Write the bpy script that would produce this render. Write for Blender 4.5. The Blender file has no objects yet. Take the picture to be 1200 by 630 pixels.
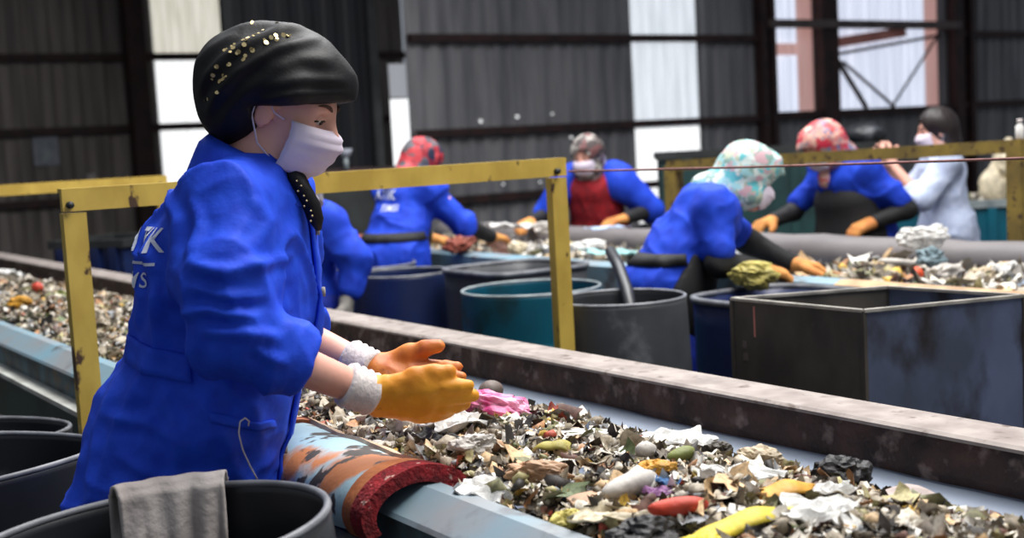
import bpy, bmesh, math, random
import numpy as np
from mathutils import Vector, Matrix
from mathutils.bvhtree import BVHTree

random.seed(7)
RNG = np.random.default_rng(11)
scene = bpy.context.scene
COL = scene.collection
PI = math.pi

# ------------------------------------------------------------------ camera, world, lights, exposure
CZ = 1.46
cam_data = bpy.data.cameras.new('camera')
cam = bpy.data.objects.new('camera', cam_data)
COL.objects.link(cam)
RX, RY, RZ = (0.557, -0.050, 0.829), (0.829, 0.099, -0.551), (-0.055, 0.994, 0.096)
cam_m = Matrix((RX, RY, RZ)).to_quaternion().to_matrix().to_4x4()
cam_m.translation = (0, 0, CZ)
cam.matrix_world = cam_m
cam_data.sensor_width = 36.0
cam_data.lens = 45.0
cam_data.clip_end = 200
cam_data.dof.use_dof = True
cam_data.dof.focus_distance = 2.4
cam_data.dof.aperture_fstop = 3.6
scene.camera = cam

world = bpy.data.worlds.new('daylight')
scene.world = world
world.use_nodes = True
wbg = world.node_tree.nodes['Background']
wbg.inputs[0].default_value = (0.80, 0.88, 1.0, 1)
wbg.inputs[1].default_value = 0.30

def area(name, loc, size, size_y, power, target, color=(1, 1, 1)):
    l = bpy.data.lights.new(name, 'AREA')
    l.shape = 'RECTANGLE'
    l.size, l.size_y, l.energy, l.color = size, size_y, power, color
    o = bpy.data.objects.new(name, l)
    COL.objects.link(o)
    o.location = loc
    d = Vector(target) - Vector(loc)
    o.rotation_euler = d.to_track_quat('-Z', 'Y').to_euler()
    return o

# daylight falling through the open roof bay and the open long side of the hall
area('roof_bay_daylight', (-2.5, 3.4, 6.2), 7.0, 3.2, 930, (-2.8, 2.0, 0.9), (1.0, 0.98, 0.95))
area('far_bay_daylight', (-7.5, 4.6, 6.2), 5.0, 4.0, 400, (-7.0, 4.4, 0.9), (0.95, 0.97, 1.0))

scene.view_settings.view_transform = 'Standard'
scene.view_settings.look = 'None'
scene.view_settings.exposure = 0.0
scene.view_settings.gamma = 1.0
scene.view_settings.use_curve_mapping = False

# ------------------------------------------------------------------ materials
def lin(c):
    return tuple(((v / 255.0) / 12.92 if v / 255.0 <= 0.04045 else ((v / 255.0 + 0.055) / 1.055) ** 2.4) for v in c)

def mat(name, c1, c2=None, scale=8.0, rough=0.6, metal=0.0, bump=0.0, bscale=None, stretch=(1, 1, 1), lo=0.35, hi=0.65,
        c3=None, scale3=3.0, lo3=0.6, hi3=0.68, sheen=0.0, detail=4.0, spec=0.5):
    m = bpy.data.materials.new(name)
    m.use_nodes = True
    nt = m.node_tree
    N, Lk = nt.nodes, nt.links
    b = N['Principled BSDF']
    b.inputs['Roughness'].default_value = rough
    b.inputs['Metallic'].default_value = metal
    b.inputs['Specular IOR Level'].default_value = spec
    if sheen:
        b.inputs['Sheen Weight'].default_value = sheen
    tc = N.new('ShaderNodeTexCoord')
    mp = N.new('ShaderNodeMapping')
    mp.inputs['Scale'].default_value = stretch
    Lk.new(tc.outputs['Object'], mp.inputs['Vector'])
    a = lin(c1) + (1,)
    b.inputs['Base Color'].default_value = a
    last = None
    if c2 is not None:
        nz = N.new('ShaderNodeTexNoise')
        nz.inputs['Scale'].default_value = scale
        nz.inputs['Detail'].default_value = detail
        Lk.new(mp.outputs['Vector'], nz.inputs['Vector'])
        rp = N.new('ShaderNodeValToRGB')
        rp.color_ramp.elements[0].position, rp.color_ramp.elements[1].position = lo, hi
        rp.color_ramp.elements[0].color = a
        rp.color_ramp.elements[1].color = lin(c2) + (1,)
        Lk.new(nz.outputs['Fac'], rp.inputs['Fac'])
        last = rp.outputs['Color']
        if c3 is not None:
            n3 = N.new('ShaderNodeTexNoise')
            n3.inputs['Scale'].default_value = scale3
            n3.inputs['Detail'].default_value = 6
            mp3 = N.new('ShaderNodeMapping')
            mp3.inputs['Location'].default_value = (3.1, 7.7, 1.3)
            mp3.inputs['Scale'].default_value = stretch
            Lk.new(tc.outputs['Object'], mp3.inputs['Vector'])
            Lk.new(mp3.outputs['Vector'], n3.inputs['Vector'])
            r3 = N.new('ShaderNodeValToRGB')
            r3.color_ramp.elements[0].position, r3.color_ramp.elements[1].position = lo3, hi3
            Lk.new(n3.outputs['Fac'], r3.inputs['Fac'])
            mx = N.new('ShaderNodeMix')
            mx.data_type = 'RGBA'
            Lk.new(r3.outputs['Color'], mx.inputs[0])
            Lk.new(last, mx.inputs[6])
            mx.inputs[7].default_value = lin(c3) + (1,)
            last = mx.outputs[2]
        Lk.new(last, b.inputs['Base Color'])
    if bump:
        nb = N.new('ShaderNodeTexNoise')
        nb.inputs['Scale'].default_value = bscale or scale * 3
        nb.inputs['Detail'].default_value = 5
        Lk.new(mp.outputs['Vector'], nb.inputs['Vector'])
        bp = N.new('ShaderNodeBump')
        bp.inputs['Strength'].default_value = bump
        bp.inputs['Distance'].default_value = 0.01
        Lk.new(nb.outputs['Fac'], bp.inputs['Height'])
        Lk.new(bp.outputs['Normal'], b.inputs['Normal'])
    return m

def patterned(name, cols, scale, rough=0.7):
    """printed cloth: voronoi cells picking from a list of colours"""
    m = bpy.data.materials.new(name)
    m.use_nodes = True
    nt = m.node_tree
    N, Lk = nt.nodes, nt.links
    b = N['Principled BSDF']
    b.inputs['Roughness'].default_value = rough
    tc = N.new('ShaderNodeTexCoord')
    nz = N.new('ShaderNodeTexNoise')
    nz.inputs['Scale'].default_value = scale * 0.5
    Lk.new(tc.outputs['Object'], nz.inputs['Vector'])
    mx = N.new('ShaderNodeMix')
    mx.data_type = 'VECTOR'
    mx.inputs[0].default_value = 0.08
    Lk.new(tc.outputs['Object'], mx.inputs[4])
    Lk.new(nz.outputs['Color'], mx.inputs[5])
    vo = N.new('ShaderNodeTexVoronoi')
    vo.inputs['Scale'].default_value = scale
    Lk.new(mx.outputs[1], vo.inputs['Vector'])
    sp = N.new('ShaderNodeSeparateColor')
    Lk.new(vo.outputs['Color'], sp.inputs['Color'])
    rp = N.new('ShaderNodeValToRGB')
    rp.color_ramp.interpolation = 'CONSTANT'
    el = rp.color_ramp.elements
    el[0].position = 0
    el[0].color = lin(cols[0]) + (1,)
    el[1].position = 1.0 / len(cols)
    el[1].color = lin(cols[1]) + (1,)
    for i in range(2, len(cols)):
        e = el.new(i / len(cols))
        e.color = lin(cols[i]) + (1,)
    Lk.new(sp.outputs[0], rp.inputs['Fac'])
    Lk.new(rp.outputs['Color'], b.inputs['Base Color'])
    return m

def glow(name, c, strength, c2=None, scale=4, stretch=(1, 6, 0.3)):
    """daylight coming through a translucent sheet, also lent to the window jambs"""
    m = bpy.data.materials.new(name)
    m.use_nodes = True
    nt = m.node_tree
    N, Lk = nt.nodes, nt.links
    b = N['Principled BSDF']
    b.inputs['Base Color'].default_value = (0.5, 0.5, 0.5, 1)
    b.inputs['Roughness'].default_value = 0.5
    b.inputs['Emission Strength'].default_value = strength
    b.inputs['Emission Color'].default_value = lin(c) + (1,)
    if c2:
        tc = N.new('ShaderNodeTexCoord')
        mp = N.new('ShaderNodeMapping')
        mp.inputs['Scale'].default_value = stretch
        Lk.new(tc.outputs['Object'], mp.inputs['Vector'])
        nz = N.new('ShaderNodeTexNoise')
        nz.inputs['Scale'].default_value = scale
        nz.inputs['Detail'].default_value = 3
        Lk.new(mp.outputs['Vector'], nz.inputs['Vector'])
        rp = N.new('ShaderNodeValToRGB')
        rp.color_ramp.elements[0].position, rp.color_ramp.elements[1].position = 0.35, 0.6
        rp.color_ramp.elements[0].color = lin(c2) + (1,)
        rp.color_ramp.elements[1].color = lin(c) + (1,)
        Lk.new(nz.outputs['Fac'], rp.inputs['Fac'])
        Lk.new(rp.outputs['Color'], b.inputs['Emission Color'])
    return m

M = {}
M['wall_main'] = mat('wall sheet grey', (150, 148, 150), (108, 108, 112), 2.2, 0.65, 0.0, stretch=(1, 3, 0.25))
M['wall_far'] = mat('wall sheet brown grey', (138, 130, 124), (96, 90, 86), 1.5, 0.7, stretch=(1, 3, 0.25))
M['girt'] = mat('red oxide steel', (62, 36, 34), (38, 26, 26), 5, 0.7)
M['beam_grey'] = mat('dull grey beam', (112, 100, 96), (84, 74, 72), 5, 0.7)
M['jamb'] = mat('salmon primer', (226, 150, 136), (200, 128, 116), 4, 0.7)
M['door_dark'] = mat('dark navy door sheet', (14, 15, 24), (10, 11, 16), 3, 0.6)
M['floor'] = mat('stained concrete floor', (70, 64, 58), (42, 38, 36), 2.5, 0.8, bump=0.2, c3=(30, 27, 25), scale3=1.2)
M['roof'] = mat('dark roof sheet', (48, 46, 46), (36, 34, 34), 2, 0.8)
M['pane_a'] = glow('translucent sheet cream', (226, 222, 208), 0.92, (196, 192, 176))
M['pane_b'] = glow('translucent sheet white', (250, 251, 252), 1.15, (236, 238, 238))
M['pane_c'] = glow('translucent sheet cool', (222, 228, 236), 0.92, (196, 204, 212))
M['pane_d'] = glow('translucent sheet pale blue', (216, 222, 240), 1.0, (184, 192, 212), scale=3, stretch=(1, 9, 0.2))
M['jamb_glow'] = glow('salmon jamb with added glow', (196, 148, 140), 0.72, (176, 124, 116))  # emission added so the salmon window jambs look backlit
M['pane_e'] = glow('translucent sheet dim', (150, 154, 166), 0.4)
M['yellow'] = mat('worn yellow paint', (204, 174, 80), (178, 148, 62), 9, 0.5, c3=(74, 52, 34), scale3=16, lo3=0.62, hi3=0.66, bump=0.1, stretch=(1, 1, 0.6))
M['yellow_old'] = mat('old yellow paint', (140, 118, 52), (108, 90, 44), 9, 0.55, c3=(70, 52, 34), scale3=30, lo3=0.58, hi3=0.64)
M['rim_top_lit'] = mat('dusty beige steel with toplight in colour', (156, 146, 140), (126, 115, 110), 14, 0.7, c3=(92, 78, 70), scale3=24, lo3=0.6, hi3=0.72, bump=0.15)  # paler than the face: dust plus overhead light put into the colour
M['rim_face'] = mat('grimy rust brown skirting', (74, 52, 46), (40, 29, 27), 12, 0.75, c3=(122, 106, 100), scale3=22, lo3=0.55, hi3=0.70, bump=0.9, bscale=40)
M['belt'] = mat('smooth grey rubber belt', (132, 142, 158), (112, 122, 138), 4, 0.45, stretch=(0.3, 2, 1), c3=(86, 92, 104), scale3=6, lo3=0.62, hi3=0.74)
M['blue_steel'] = mat('worn pale blue steel', (112, 152, 170), (134, 138, 142), 4, 0.45, c3=(96, 98, 102), scale3=9, lo3=0.56, hi3=0.66, bump=0.1, spec=0.6)
M['blue_side'] = mat('grimy blue side plate', (60, 92, 104), (38, 44, 46), 12, 0.6, c3=(88, 74, 60), scale3=16, lo3=0.55, hi3=0.65)
M['flange'] = mat('whitish flange', (196, 198, 192), (160, 160, 154), 9, 0.6)
M['dark_steel'] = mat('dark steel', (40, 44, 44), (26, 28, 28), 6, 0.6)
M['green_steel'] = mat('dark green steel', (22, 62, 62), (14, 42, 44), 5, 0.55)
M['teal_drum'] = mat('teal painted drum', (8, 92, 112), (10, 76, 96), 4, 0.4, c3=(20, 58, 66), scale3=5, lo3=0.6, hi3=0.7)
M['rim_pale'] = mat('pale worn drum rim', (150, 160, 162), (112, 122, 126), 12, 0.5)
M['black_plastic'] = mat('scuffed black plastic', (40, 42, 48), (28, 30, 34), 5, 0.45, c3=(82, 84, 90), scale3=7, lo3=0.64, hi3=0.76)
M['grey_plastic'] = mat('scuffed grey plastic', (72, 74, 78), (54, 56, 60), 5, 0.5, c3=(112, 114, 118), scale3=6, lo3=0.64, hi3=0.74)
M['navy_plastic'] = mat('navy plastic', (24, 40, 88), (20, 32, 66), 3, 0.4, c3=(48, 58, 86), scale3=4, lo3=0.6, hi3=0.72)
M['plastic_lip'] = mat('scraped plastic lip', (120, 122, 128), (88, 90, 96), 20, 0.5)
M['bin_blue'] = mat('blue-grey steel sheet', (112, 124, 156), (86, 94, 114), 5, 0.35, 0.3, c3=(58, 54, 56), scale3=7, lo3=0.50, hi3=0.66, stretch=(1, 1, 0.6))
M['bin_dark'] = mat('dark grimy steel sheet', (92, 86, 78), (66, 62, 58), 9, 0.55, 0.1, c3=(120, 110, 102), scale3=8, lo3=0.60, hi3=0.75, stretch=(1, 1, 0.5))
M['bin_lip'] = mat('bright folded steel lip', (196, 190, 180), (150, 146, 138), 15, 0.4, 0.3)
M['rust_saddle'] = mat('rust and blue streaked cover', (160, 190, 200), (196, 124, 76), 8, 0.7, c3=(70, 64, 60), scale3=22, lo3=0.54, hi3=0.58, stretch=(1, 0.6, 1), lo=0.52, hi=0.60, bump=0.4)
M['rust_edge'] = mat('orange rust', (190, 116, 66), (150, 84, 48), 16, 0.8, bump=0.3)
M['dust_pale'] = mat('pale dust crust', (206, 184, 160), (170, 140, 112), 12, 0.9, bump=0.3)
M['red_pile'] = mat('worn red carpet', (146, 26, 34), (96, 18, 24), 40, 0.95, bump=0.8, bscale=120, c3=(190, 150, 140), scale3=60, lo3=0.64, hi3=0.7)
M['coat'] = mat('royal blue work cloth', (30, 78, 220), (24, 66, 204), 30, 0.7, bump=0.30, bscale=26, spec=0.3)
M['coat2'] = mat('blue work cloth', (28, 70, 204), (22, 56, 180), 14, 0.75, spec=0.3)
M['denim'] = mat('blue trousers cloth', (30, 58, 184), (22, 44, 150), 20, 0.8)
M['black_cloth'] = mat('black cloth', (16, 16, 20), (11, 11, 14), 30, 0.75)
M['black_scarf'] = mat('black jersey scarf', (15, 15, 19), (10, 10, 13), 40, 0.6, spec=0.3, bump=0.08, bscale=200)
M['red_vest'] = mat('red knitted vest', (150, 16, 30), (118, 12, 24), 30, 0.85)
M['shirt'] = mat('pale blue shirt', (196, 206, 230), (176, 188, 216), 25, 0.8)
M['mask'] = mat('white surgical mask', (224, 214, 226), (210, 198, 214), 10, 0.8, spec=0.2)
M['skin'] = mat('skin', (232, 178, 158), (218, 158, 138), 9, 0.5, spec=0.4)
M['hair'] = mat('dark brown hair', (38, 26, 24), (24, 16, 16), 30, 0.5, stretch=(8, 8, 1))
M['brow'] = mat('eyebrow', (92, 64, 52), None, rough=0.9)
M['eye'] = mat('eye white', (220, 212, 208), None, rough=0.25)
M['iris'] = mat('dark iris', (46, 32, 26), None, rough=0.2)
M['lash'] = mat('dark lashes', (30, 22, 22), None, rough=0.7)
M['glove'] = mat('mustard rubber glove', (228, 158, 28), (210, 128, 24), 14, 0.55, bump=0.12, bscale=60, c3=(150, 84, 30), scale3=20, lo3=0.62, hi3=0.74)
M['glove_o'] = mat('orange stained rubber glove', (214, 130, 40), (184, 92, 36), 16, 0.55, bump=0.12, bscale=60, c3=(120, 64, 34), scale3=24, lo3=0.58, hi3=0.7)
M['glove_bg'] = mat('tan work glove', (214, 150, 80), (188, 118, 60), 12, 0.8)
M['cuff'] = mat('white knit cuff', (226, 216, 212), (204, 194, 192), 40, 0.9, bump=0.3, bscale=120)
M['grey_glove'] = mat('grey glove', (150, 146, 140), (120, 116, 112), 20, 0.9)
M['gold'] = mat('gold sequin', (226, 204, 150), None, rough=0.25, metal=0.7)
M['white_ink'] = mat('white print', (206, 212, 232), None, rough=0.7)
M['scarf_teal'] = patterned('teal grey printed scarf', [(150, 196, 200), (188, 206, 204), (128, 158, 150), (204, 214, 210), (92, 178, 186), (170, 180, 160), (196, 160, 168)], 42)
M['scarf_red'] = patterned('red black printed scarf', [(176, 40, 52), (150, 30, 44), (60, 60, 70), (196, 66, 72), (90, 90, 96), (30, 34, 60), (188, 52, 60)], 24)
M['scarf_pink'] = patterned('pink red printed scarf', [(214, 132, 128), (220, 160, 148), (196, 40, 66), (120, 130, 160), (226, 176, 160), (200, 90, 90), (168, 140, 140)], 34)
M['scarf_grey'] = patterned('grey brown printed scarf', [(92, 84, 82), (70, 60, 60), (150, 146, 140), (112, 70, 70), (60, 54, 52), (176, 170, 164)], 30)
M['towel'] = mat('grey beige rag', (206, 198, 194), (160, 150, 146), 7, 0.95, bump=0.3, bscale=60, c3=(150, 104, 84), scale3=5, lo3=0.66, hi3=0.74)
M['paper'] = mat('white paper', (226, 224, 220), (206, 202, 196), 12, 0.8)
M['notice'] = mat('faded grey notice', (146, 150, 160), (122, 126, 136), 6, 0.8)
M['rope'] = mat('reddish grey rope', (150, 104, 100), (120, 84, 80), 60, 0.8)
M['roll_rim'] = mat('grey rubber roll', (118, 112, 112), (92, 88, 90), 4, 0.6, stretch=(0.4, 1, 1))
M['tan_edge'] = mat('tan wooden edge', (190, 160, 124), (150, 120, 92), 10, 0.8)
M['soil'] = mat('wet dark refuse', (62, 54, 44), (34, 30, 26), 40, 0.8, bump=0.8, bscale=70, c3=(110, 104, 90), scale3=50, lo3=0.55, hi3=0.65)

def vcol_mat(name, rough=0.65):
    m = bpy.data.materials.new(name)
    m.use_nodes = True
    N, Lk = m.node_tree.nodes, m.node_tree.links
    b = N['Principled BSDF']
    b.inputs['Roughness'].default_value = rough
    at_ = N.new('ShaderNodeAttribute')
    at_.attribute_name = 'tint'
    tc = N.new('ShaderNodeTexCoord')
    nz = N.new('ShaderNodeTexNoise')
    nz.inputs['Scale'].default_value = 120
    Lk.new(tc.outputs['Object'], nz.inputs['Vector'])
    rp = N.new('ShaderNodeValToRGB')
    rp.color_ramp.elements[0].position, rp.color_ramp.elements[1].position = 0.35, 0.55
    rp.color_ramp.elements[0].color = (0.35, 0.31, 0.26, 1)
    rp.color_ramp.elements[1].color = (1, 1, 1, 1)
    Lk.new(nz.outputs['Fac'], rp.inputs['Fac'])
    mx = N.new('ShaderNodeMix')
    mx.data_type = 'RGBA'
    mx.blend_type = 'MULTIPLY'
    mx.inputs[0].default_value = 0.6
    Lk.new(at_.outputs['Color'], mx.inputs[6])
    Lk.new(rp.outputs['Color'], mx.inputs[7])
    Lk.new(mx.outputs[2], b.inputs['Base Color'])
    return m
M['scraps'] = vcol_mat('mixed refuse scraps')

# ------------------------------------------------------------------ object helpers
def tag(o, label=None, cat=None, group=None, kind=None):
    if label: o['label'] = label
    if cat: o['category'] = cat
    if group: o['group'] = group
    if kind: o['kind'] = kind
    return o

def empty(name, loc, rz=0.0):
    o = bpy.data.objects.new(name, None)
    COL.objects.link(o)
    o.location = loc
    o.rotation_euler = (0, 0, rz)
    o.empty_display_size = 0.05
    return o

def obj(name, me, m, parent=None, loc=(0, 0, 0), rot=(0, 0, 0), smooth=None):
    o = bpy.data.objects.new(name, me)
    COL.objects.link(o)
    if m is not None:
        for mm in (m if isinstance(m, (list, tuple)) else [m]):
            me.materials.append(mm)
    o.parent = parent
    o.location, o.rotation_euler = loc, rot
    if smooth is not None:
        me.polygons.foreach_set('use_smooth', [smooth] * len(me.polygons))
    return o

def mesh_np(name, V, F):
    me = bpy.data.meshes.new(name)
    me.from_pydata([tuple(map(float, v)) for v in V], [], [tuple(map(int, f)) for f in F])
    me.update()
    return me

class MB:
    """collects simple shapes into one mesh"""
    def __init__(s):
        s.v, s.f, s.sm = [], [], []
    def add(s, V, F, sm=False):
        n = len(s.v)
        s.v += [tuple(map(float, v)) for v in V]
        s.f += [tuple(int(i) + n for i in f) for f in F]
        s.sm += [sm] * len(F)
        return s
    def box(s, a, b, bev=0.0):
        (x0, y0, z0), (x1, y1, z1) = a, b
        if bev <= 0:
            V = [(x0, y0, z0), (x1, y0, z0), (x1, y1, z0), (x0, y1, z0), (x0, y0, z1), (x1, y0, z1), (x1, y1, z1), (x0, y1, z1)]
            return s.add(V, [(3, 2, 1, 0), (4, 5, 6, 7), (0, 1, 5, 4), (1, 2, 6, 5), (2, 3, 7, 6), (3, 0, 4, 7)])
        bm = bmesh.new()
        bmesh.ops.create_cube(bm, size=1)
        for v in bm.verts:
            v.co = Vector(((x0 + x1) / 2 + v.co.x * (x1 - x0), (y0 + y1) / 2 + v.co.y * (y1 - y0), (z0 + z1) / 2 + v.co.z * (z1 - z0)))
        bmesh.ops.bevel(bm, geom=list(bm.edges), offset=bev, segments=2, profile=0.7, affect='EDGES')
        bm.verts.index_update()
        s.add([v.co[:] for v in bm.verts], [[v.index for v in f.verts] for f in bm.faces])
        bm.free()
        return s
    def prism_x(s, prof, x0, x1, nx=1, fn=None):
        """closed profile of (y, z) swept along x"""
        n = len(prof)
        V, F = [], []
        for i in range(nx + 1):
            x = x0 + (x1 - x0) * i / nx
            for (y, z) in prof:
                p = (x, y, z)
                V.append(fn(p) if fn else p)
        for i in range(nx):
            for j in range(n):
                a, b = i * n + j, i * n + (j + 1) % n
                F.append((a, b, b + n, a + n))
        F.append(tuple(range(n))[::-1])
        F.append(tuple(nx * n + j for j in range(n)))
        return s.add(V, F)
    def bar(s, p, q, w, h=None, up=(0, 0, 1)):
        """square section bar from p to q"""
        h = h or w
        p, q = Vector(p), Vector(q)
        d = (q - p).normalized()
        u = Vector(up)
        if abs(d.dot(u)) > 0.95:
            u = Vector((1, 0, 0))
        a = d.cross(u).normalized()
        b = a.cross(d).normalized()
        V = []
        for c in (p, q):
            for (i, j) in ((-1, -1), (1, -1), (1, 1), (-1, 1)):
                V.append(c + a * (i * w / 2) + b * (j * h / 2))
        return s.add(V, [(0, 1, 2, 3), (7, 6, 5, 4), (4, 5, 1, 0), (5, 6, 2, 1), (6, 7, 3, 2), (7, 4, 0, 3)])
    def tube(s, pts, r, n=8, cap=True):
        pts = [Vector(p) for p in pts]
        rs = r if isinstance(r, (list, tuple)) else [r] * len(pts)
        V, F = [], []
        ref = Vector((0.13, 0.21, 0.97))
        for i, p in enumerate(pts):
            d = (pts[min(i + 1, len(pts) - 1)] - pts[max(i - 1, 0)]).normalized()
            if abs(d.dot(ref)) > 0.95:
                ref = Vector((0.9, 0.3, 0.1))
            a = d.cross(ref).normalized()
            b = a.cross(d)
            for k in range(n):
                t = 2 * PI * k / n
                V.append(p + (a * math.cos(t) + b * math.sin(t)) * rs[i])
        for i in range(len(pts) - 1):
            for k in range(n):
                F.append((i * n + k, (i + 1) * n + k, (i + 1) * n + (k + 1) % n, i * n + (k + 1) % n))
        if cap:
            F.append(tuple(range(n)))
            F.append(tuple((len(pts) - 1) * n + k for k in range(n))[::-1])
        return s.add(V, F, True)
    def lathe(s, prof, n=40, sx=1.0, sy=1.0, fn=None, close=False):
        V, F = [], []
        m = len(prof)
        for k in range(n):
            t = 2 * PI * k / n
            for (r, z) in prof:
                p = (r * math.cos(t) * sx, r * math.sin(t) * sy, z)
                V.append(fn(p, t) if fn else p)
        for k in range(n):
            for i in range(m if close else m - 1):
                a, b = k * m + i, k * m + (i + 1) % m
                c, d = ((k + 1) % n) * m + (i + 1) % m, ((k + 1) % n) * m + i
                F.append((a, d, c, b))
        return s.add(V, F, True)
    def build(s, name, m, parent=None, loc=(0, 0, 0), rot=(0, 0, 0), weld=False):
        me = mesh_np(name, s.v, s.f)
        me.polygons.foreach_set('use_smooth', s.sm)
        o = obj(name, me, m, parent, loc, rot)
        return o

def autosmooth(o, ang=40):
    me = o.data
    me.polygons.foreach_set('use_smooth', [True] * len(me.polygons))
    bm = bmesh.new()
    bm.from_mesh(me)
    bmesh.ops.remove_doubles(bm, verts=bm.verts, dist=1e-5)
    bmesh.ops.recalc_face_normals(bm, faces=bm.faces)
    for e in bm.edges:
        if len(e.link_faces) == 2 and e.calc_face_angle(0) > math.radians(ang):
            e.smooth = False
    bm.to_mesh(me)
    bm.free()
    return o

def recalc(o):
    bm = bmesh.new()
    bm.from_mesh(o.data)
    bmesh.ops.recalc_face_normals(bm, faces=bm.faces)
    bm.to_mesh(o.data)
    bm.free()
    return o

# ------------------------------------------------------------------ noise
def _hash(i, j, k, s):
    h = (i * 374761393 + j * 668265263 + k * 2147483647 + s * 1274126177) & 0xFFFFFFFF
    h = ((h ^ (h >> 13)) * 1274126177) & 0xFFFFFFFF
    return ((h ^ (h >> 16)) & 0xFFFF) / 32767.5 - 1.0

def noise3(P, seed=0):
    P = np.asarray(P, float)
    I = np.floor(P).astype(np.int64)
    f = P - I
    f = f * f * (3 - 2 * f)
    out = 0
    for a in (0, 1):
        for b in (0, 1):
            for c in (0, 1):
                w = (f[:, 0] if a else 1 - f[:, 0]) * (f[:, 1] if b else 1 - f[:, 1]) * (f[:, 2] if c else 1 - f[:, 2])
                out = out + w * _hash(I[:, 0] + a, I[:, 1] + b, I[:, 2] + c, seed)
    return out

# ------------------------------------------------------------------ implicit surfaces for bodies and cloth
def V3(*a):
    return np.array(a, float)

class Cap:
    def __init__(s, a, b, ra, rb=None, k=None, sx=1.0):
        s.a, s.b, s.ra, s.rb, s.k, s.sx = np.array(a, float), np.array(b, float), ra, ra if rb is None else rb, k, sx
    def bbox(s):
        r = max(s.ra, s.rb)
        R = np.array([r * s.sx, r, r])
        return np.minimum(s.a, s.b) - R, np.maximum(s.a, s.b) + R
    def d(s, X, Y, Z):
        a, ab = s.a, s.b - s.a
        ix = 1.0 / s.sx
        px, py, pz = (X - a[0]) * ix, Y - a[1], Z - a[2]
        bx, by, bz = ab[0] * ix, ab[1], ab[2]
        t = np.clip((px * bx + py * by + pz * bz) / (bx * bx + by * by + bz * bz + 1e-9), 0, 1)
        return np.sqrt((px - t * bx) ** 2 + (py - t * by) ** 2 + (pz - t * bz) ** 2) - (s.ra + (s.rb - s.ra) * t)

class Ell:
    def __init__(s, c, r, R=None, k=None):
        s.c, s.r, s.R, s.k = np.array(c, float), np.array(r, float), (np.eye(3) if R is None else np.array(R, float)), k
    def bbox(s):
        e = np.abs(s.R) @ s.r
        return s.c - e, s.c + e
    def d(s, X, Y, Z):
        R, c = s.R, s.c
        x, y, z = X - c[0], Y - c[1], Z - c[2]
        u = R[0, 0] * x + R[1, 0] * y + R[2, 0] * z
        v = R[0, 1] * x + R[1, 1] * y + R[2, 1] * z
        w = R[0, 2] * x + R[1, 2] * y + R[2, 2] * z
        r = s.r
        k0 = np.sqrt((u / r[0]) ** 2 + (v / r[1]) ** 2 + (w / r[2]) ** 2)
        k1 = np.sqrt((u / r[0] ** 2) ** 2 + (v / r[1] ** 2) ** 2 + (w / r[2] ** 2) ** 2) + 1e-9
        return k0 * (k0 - 1) / k1

class Loft:
    """stack of ellipses: rows (z, cy, half depth, half width)"""
    def __init__(s, rows, k=None, p=2.2):
        s.rows, s.k, s.p = np.array(sorted(rows), float), k, p
    def bbox(s):
        r = s.rows
        return (np.array([-r[:, 3].max(), (r[:, 1] - r[:, 2]).min(), r[0, 0]]), np.array([r[:, 3].max(), (r[:, 1] + r[:, 2]).max(), r[-1, 0]]))
    def d(s, X, Y, Z):
        r = s.rows
        z = Z[0, 0, :] if Z.ndim == 3 else Z
        zc = np.clip(z, r[0, 0], r[-1, 0])
        cy, a, b = (np.interp(zc, r[:, 0], r[:, i]) for i in (1, 2, 3))
        q = (np.abs((Y - cy) / a) ** s.p + np.abs(X / b) ** s.p) ** (1 / s.p)
        d2 = (q - 1) * np.minimum(a, b)
        dz = np.maximum(r[0, 0] - Z, Z - r[-1, 0])
        return np.where((d2 > 0) & (dz > 0), np.sqrt(np.maximum(d2, 0) ** 2 + np.maximum(dz, 0) ** 2), np.maximum(d2, dz))

def surface(prims, res, k=0.03, cuts=(), pad=0.02, keep=()):
    lo = np.min([p.bbox()[0] for p in prims], 0) - pad
    hi = np.max([p.bbox()[1] for p in prims], 0) + pad
    n = np.ceil((hi - lo) / res).astype(int) + 1
    ax = [lo[i] + res * np.arange(n[i]) for i in range(3)]
    vol = np.full(n, 1.0, np.float32)
    for p in prims:
        kk = k if p.k is None else p.k
        b0, b1 = p.bbox()
        m = kk + 3 * res + 0.02
        i0 = np.clip(np.floor((b0 - m - lo) / res).astype(int), 0, n - 1)
        i1 = np.clip(np.ceil((b1 + m - lo) / res).astype(int) + 1, 1, n)
        sl = tuple(slice(i0[i], i1[i]) for i in range(3))
        X, Y, Z = np.meshgrid(*[ax[i][sl[i]] for i in range(3)], indexing='ij', sparse=True)
        d = p.d(X, Y, Z).astype(np.float32)
        o = vol[sl]
        if kk > 1e-6:
            h = np.maximum(kk - np.abs(o - d), 0) / kk
            vol[sl] = np.minimum(o, d) - h * h * kk * 0.25
        else:
            vol[sl] = np.minimum(o, d)
    X, Y, Z = np.meshgrid(*ax, indexing='ij', sparse=True)
    for c in cuts:                      # region removed
        d = -c(X, Y, Z)
        kk = 0.008
        h = np.maximum(kk - np.abs(vol - d), 0) / kk
        vol = np.maximum(vol, d) + h * h * kk * 0.25
    return nets(vol, lo, res)

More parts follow.
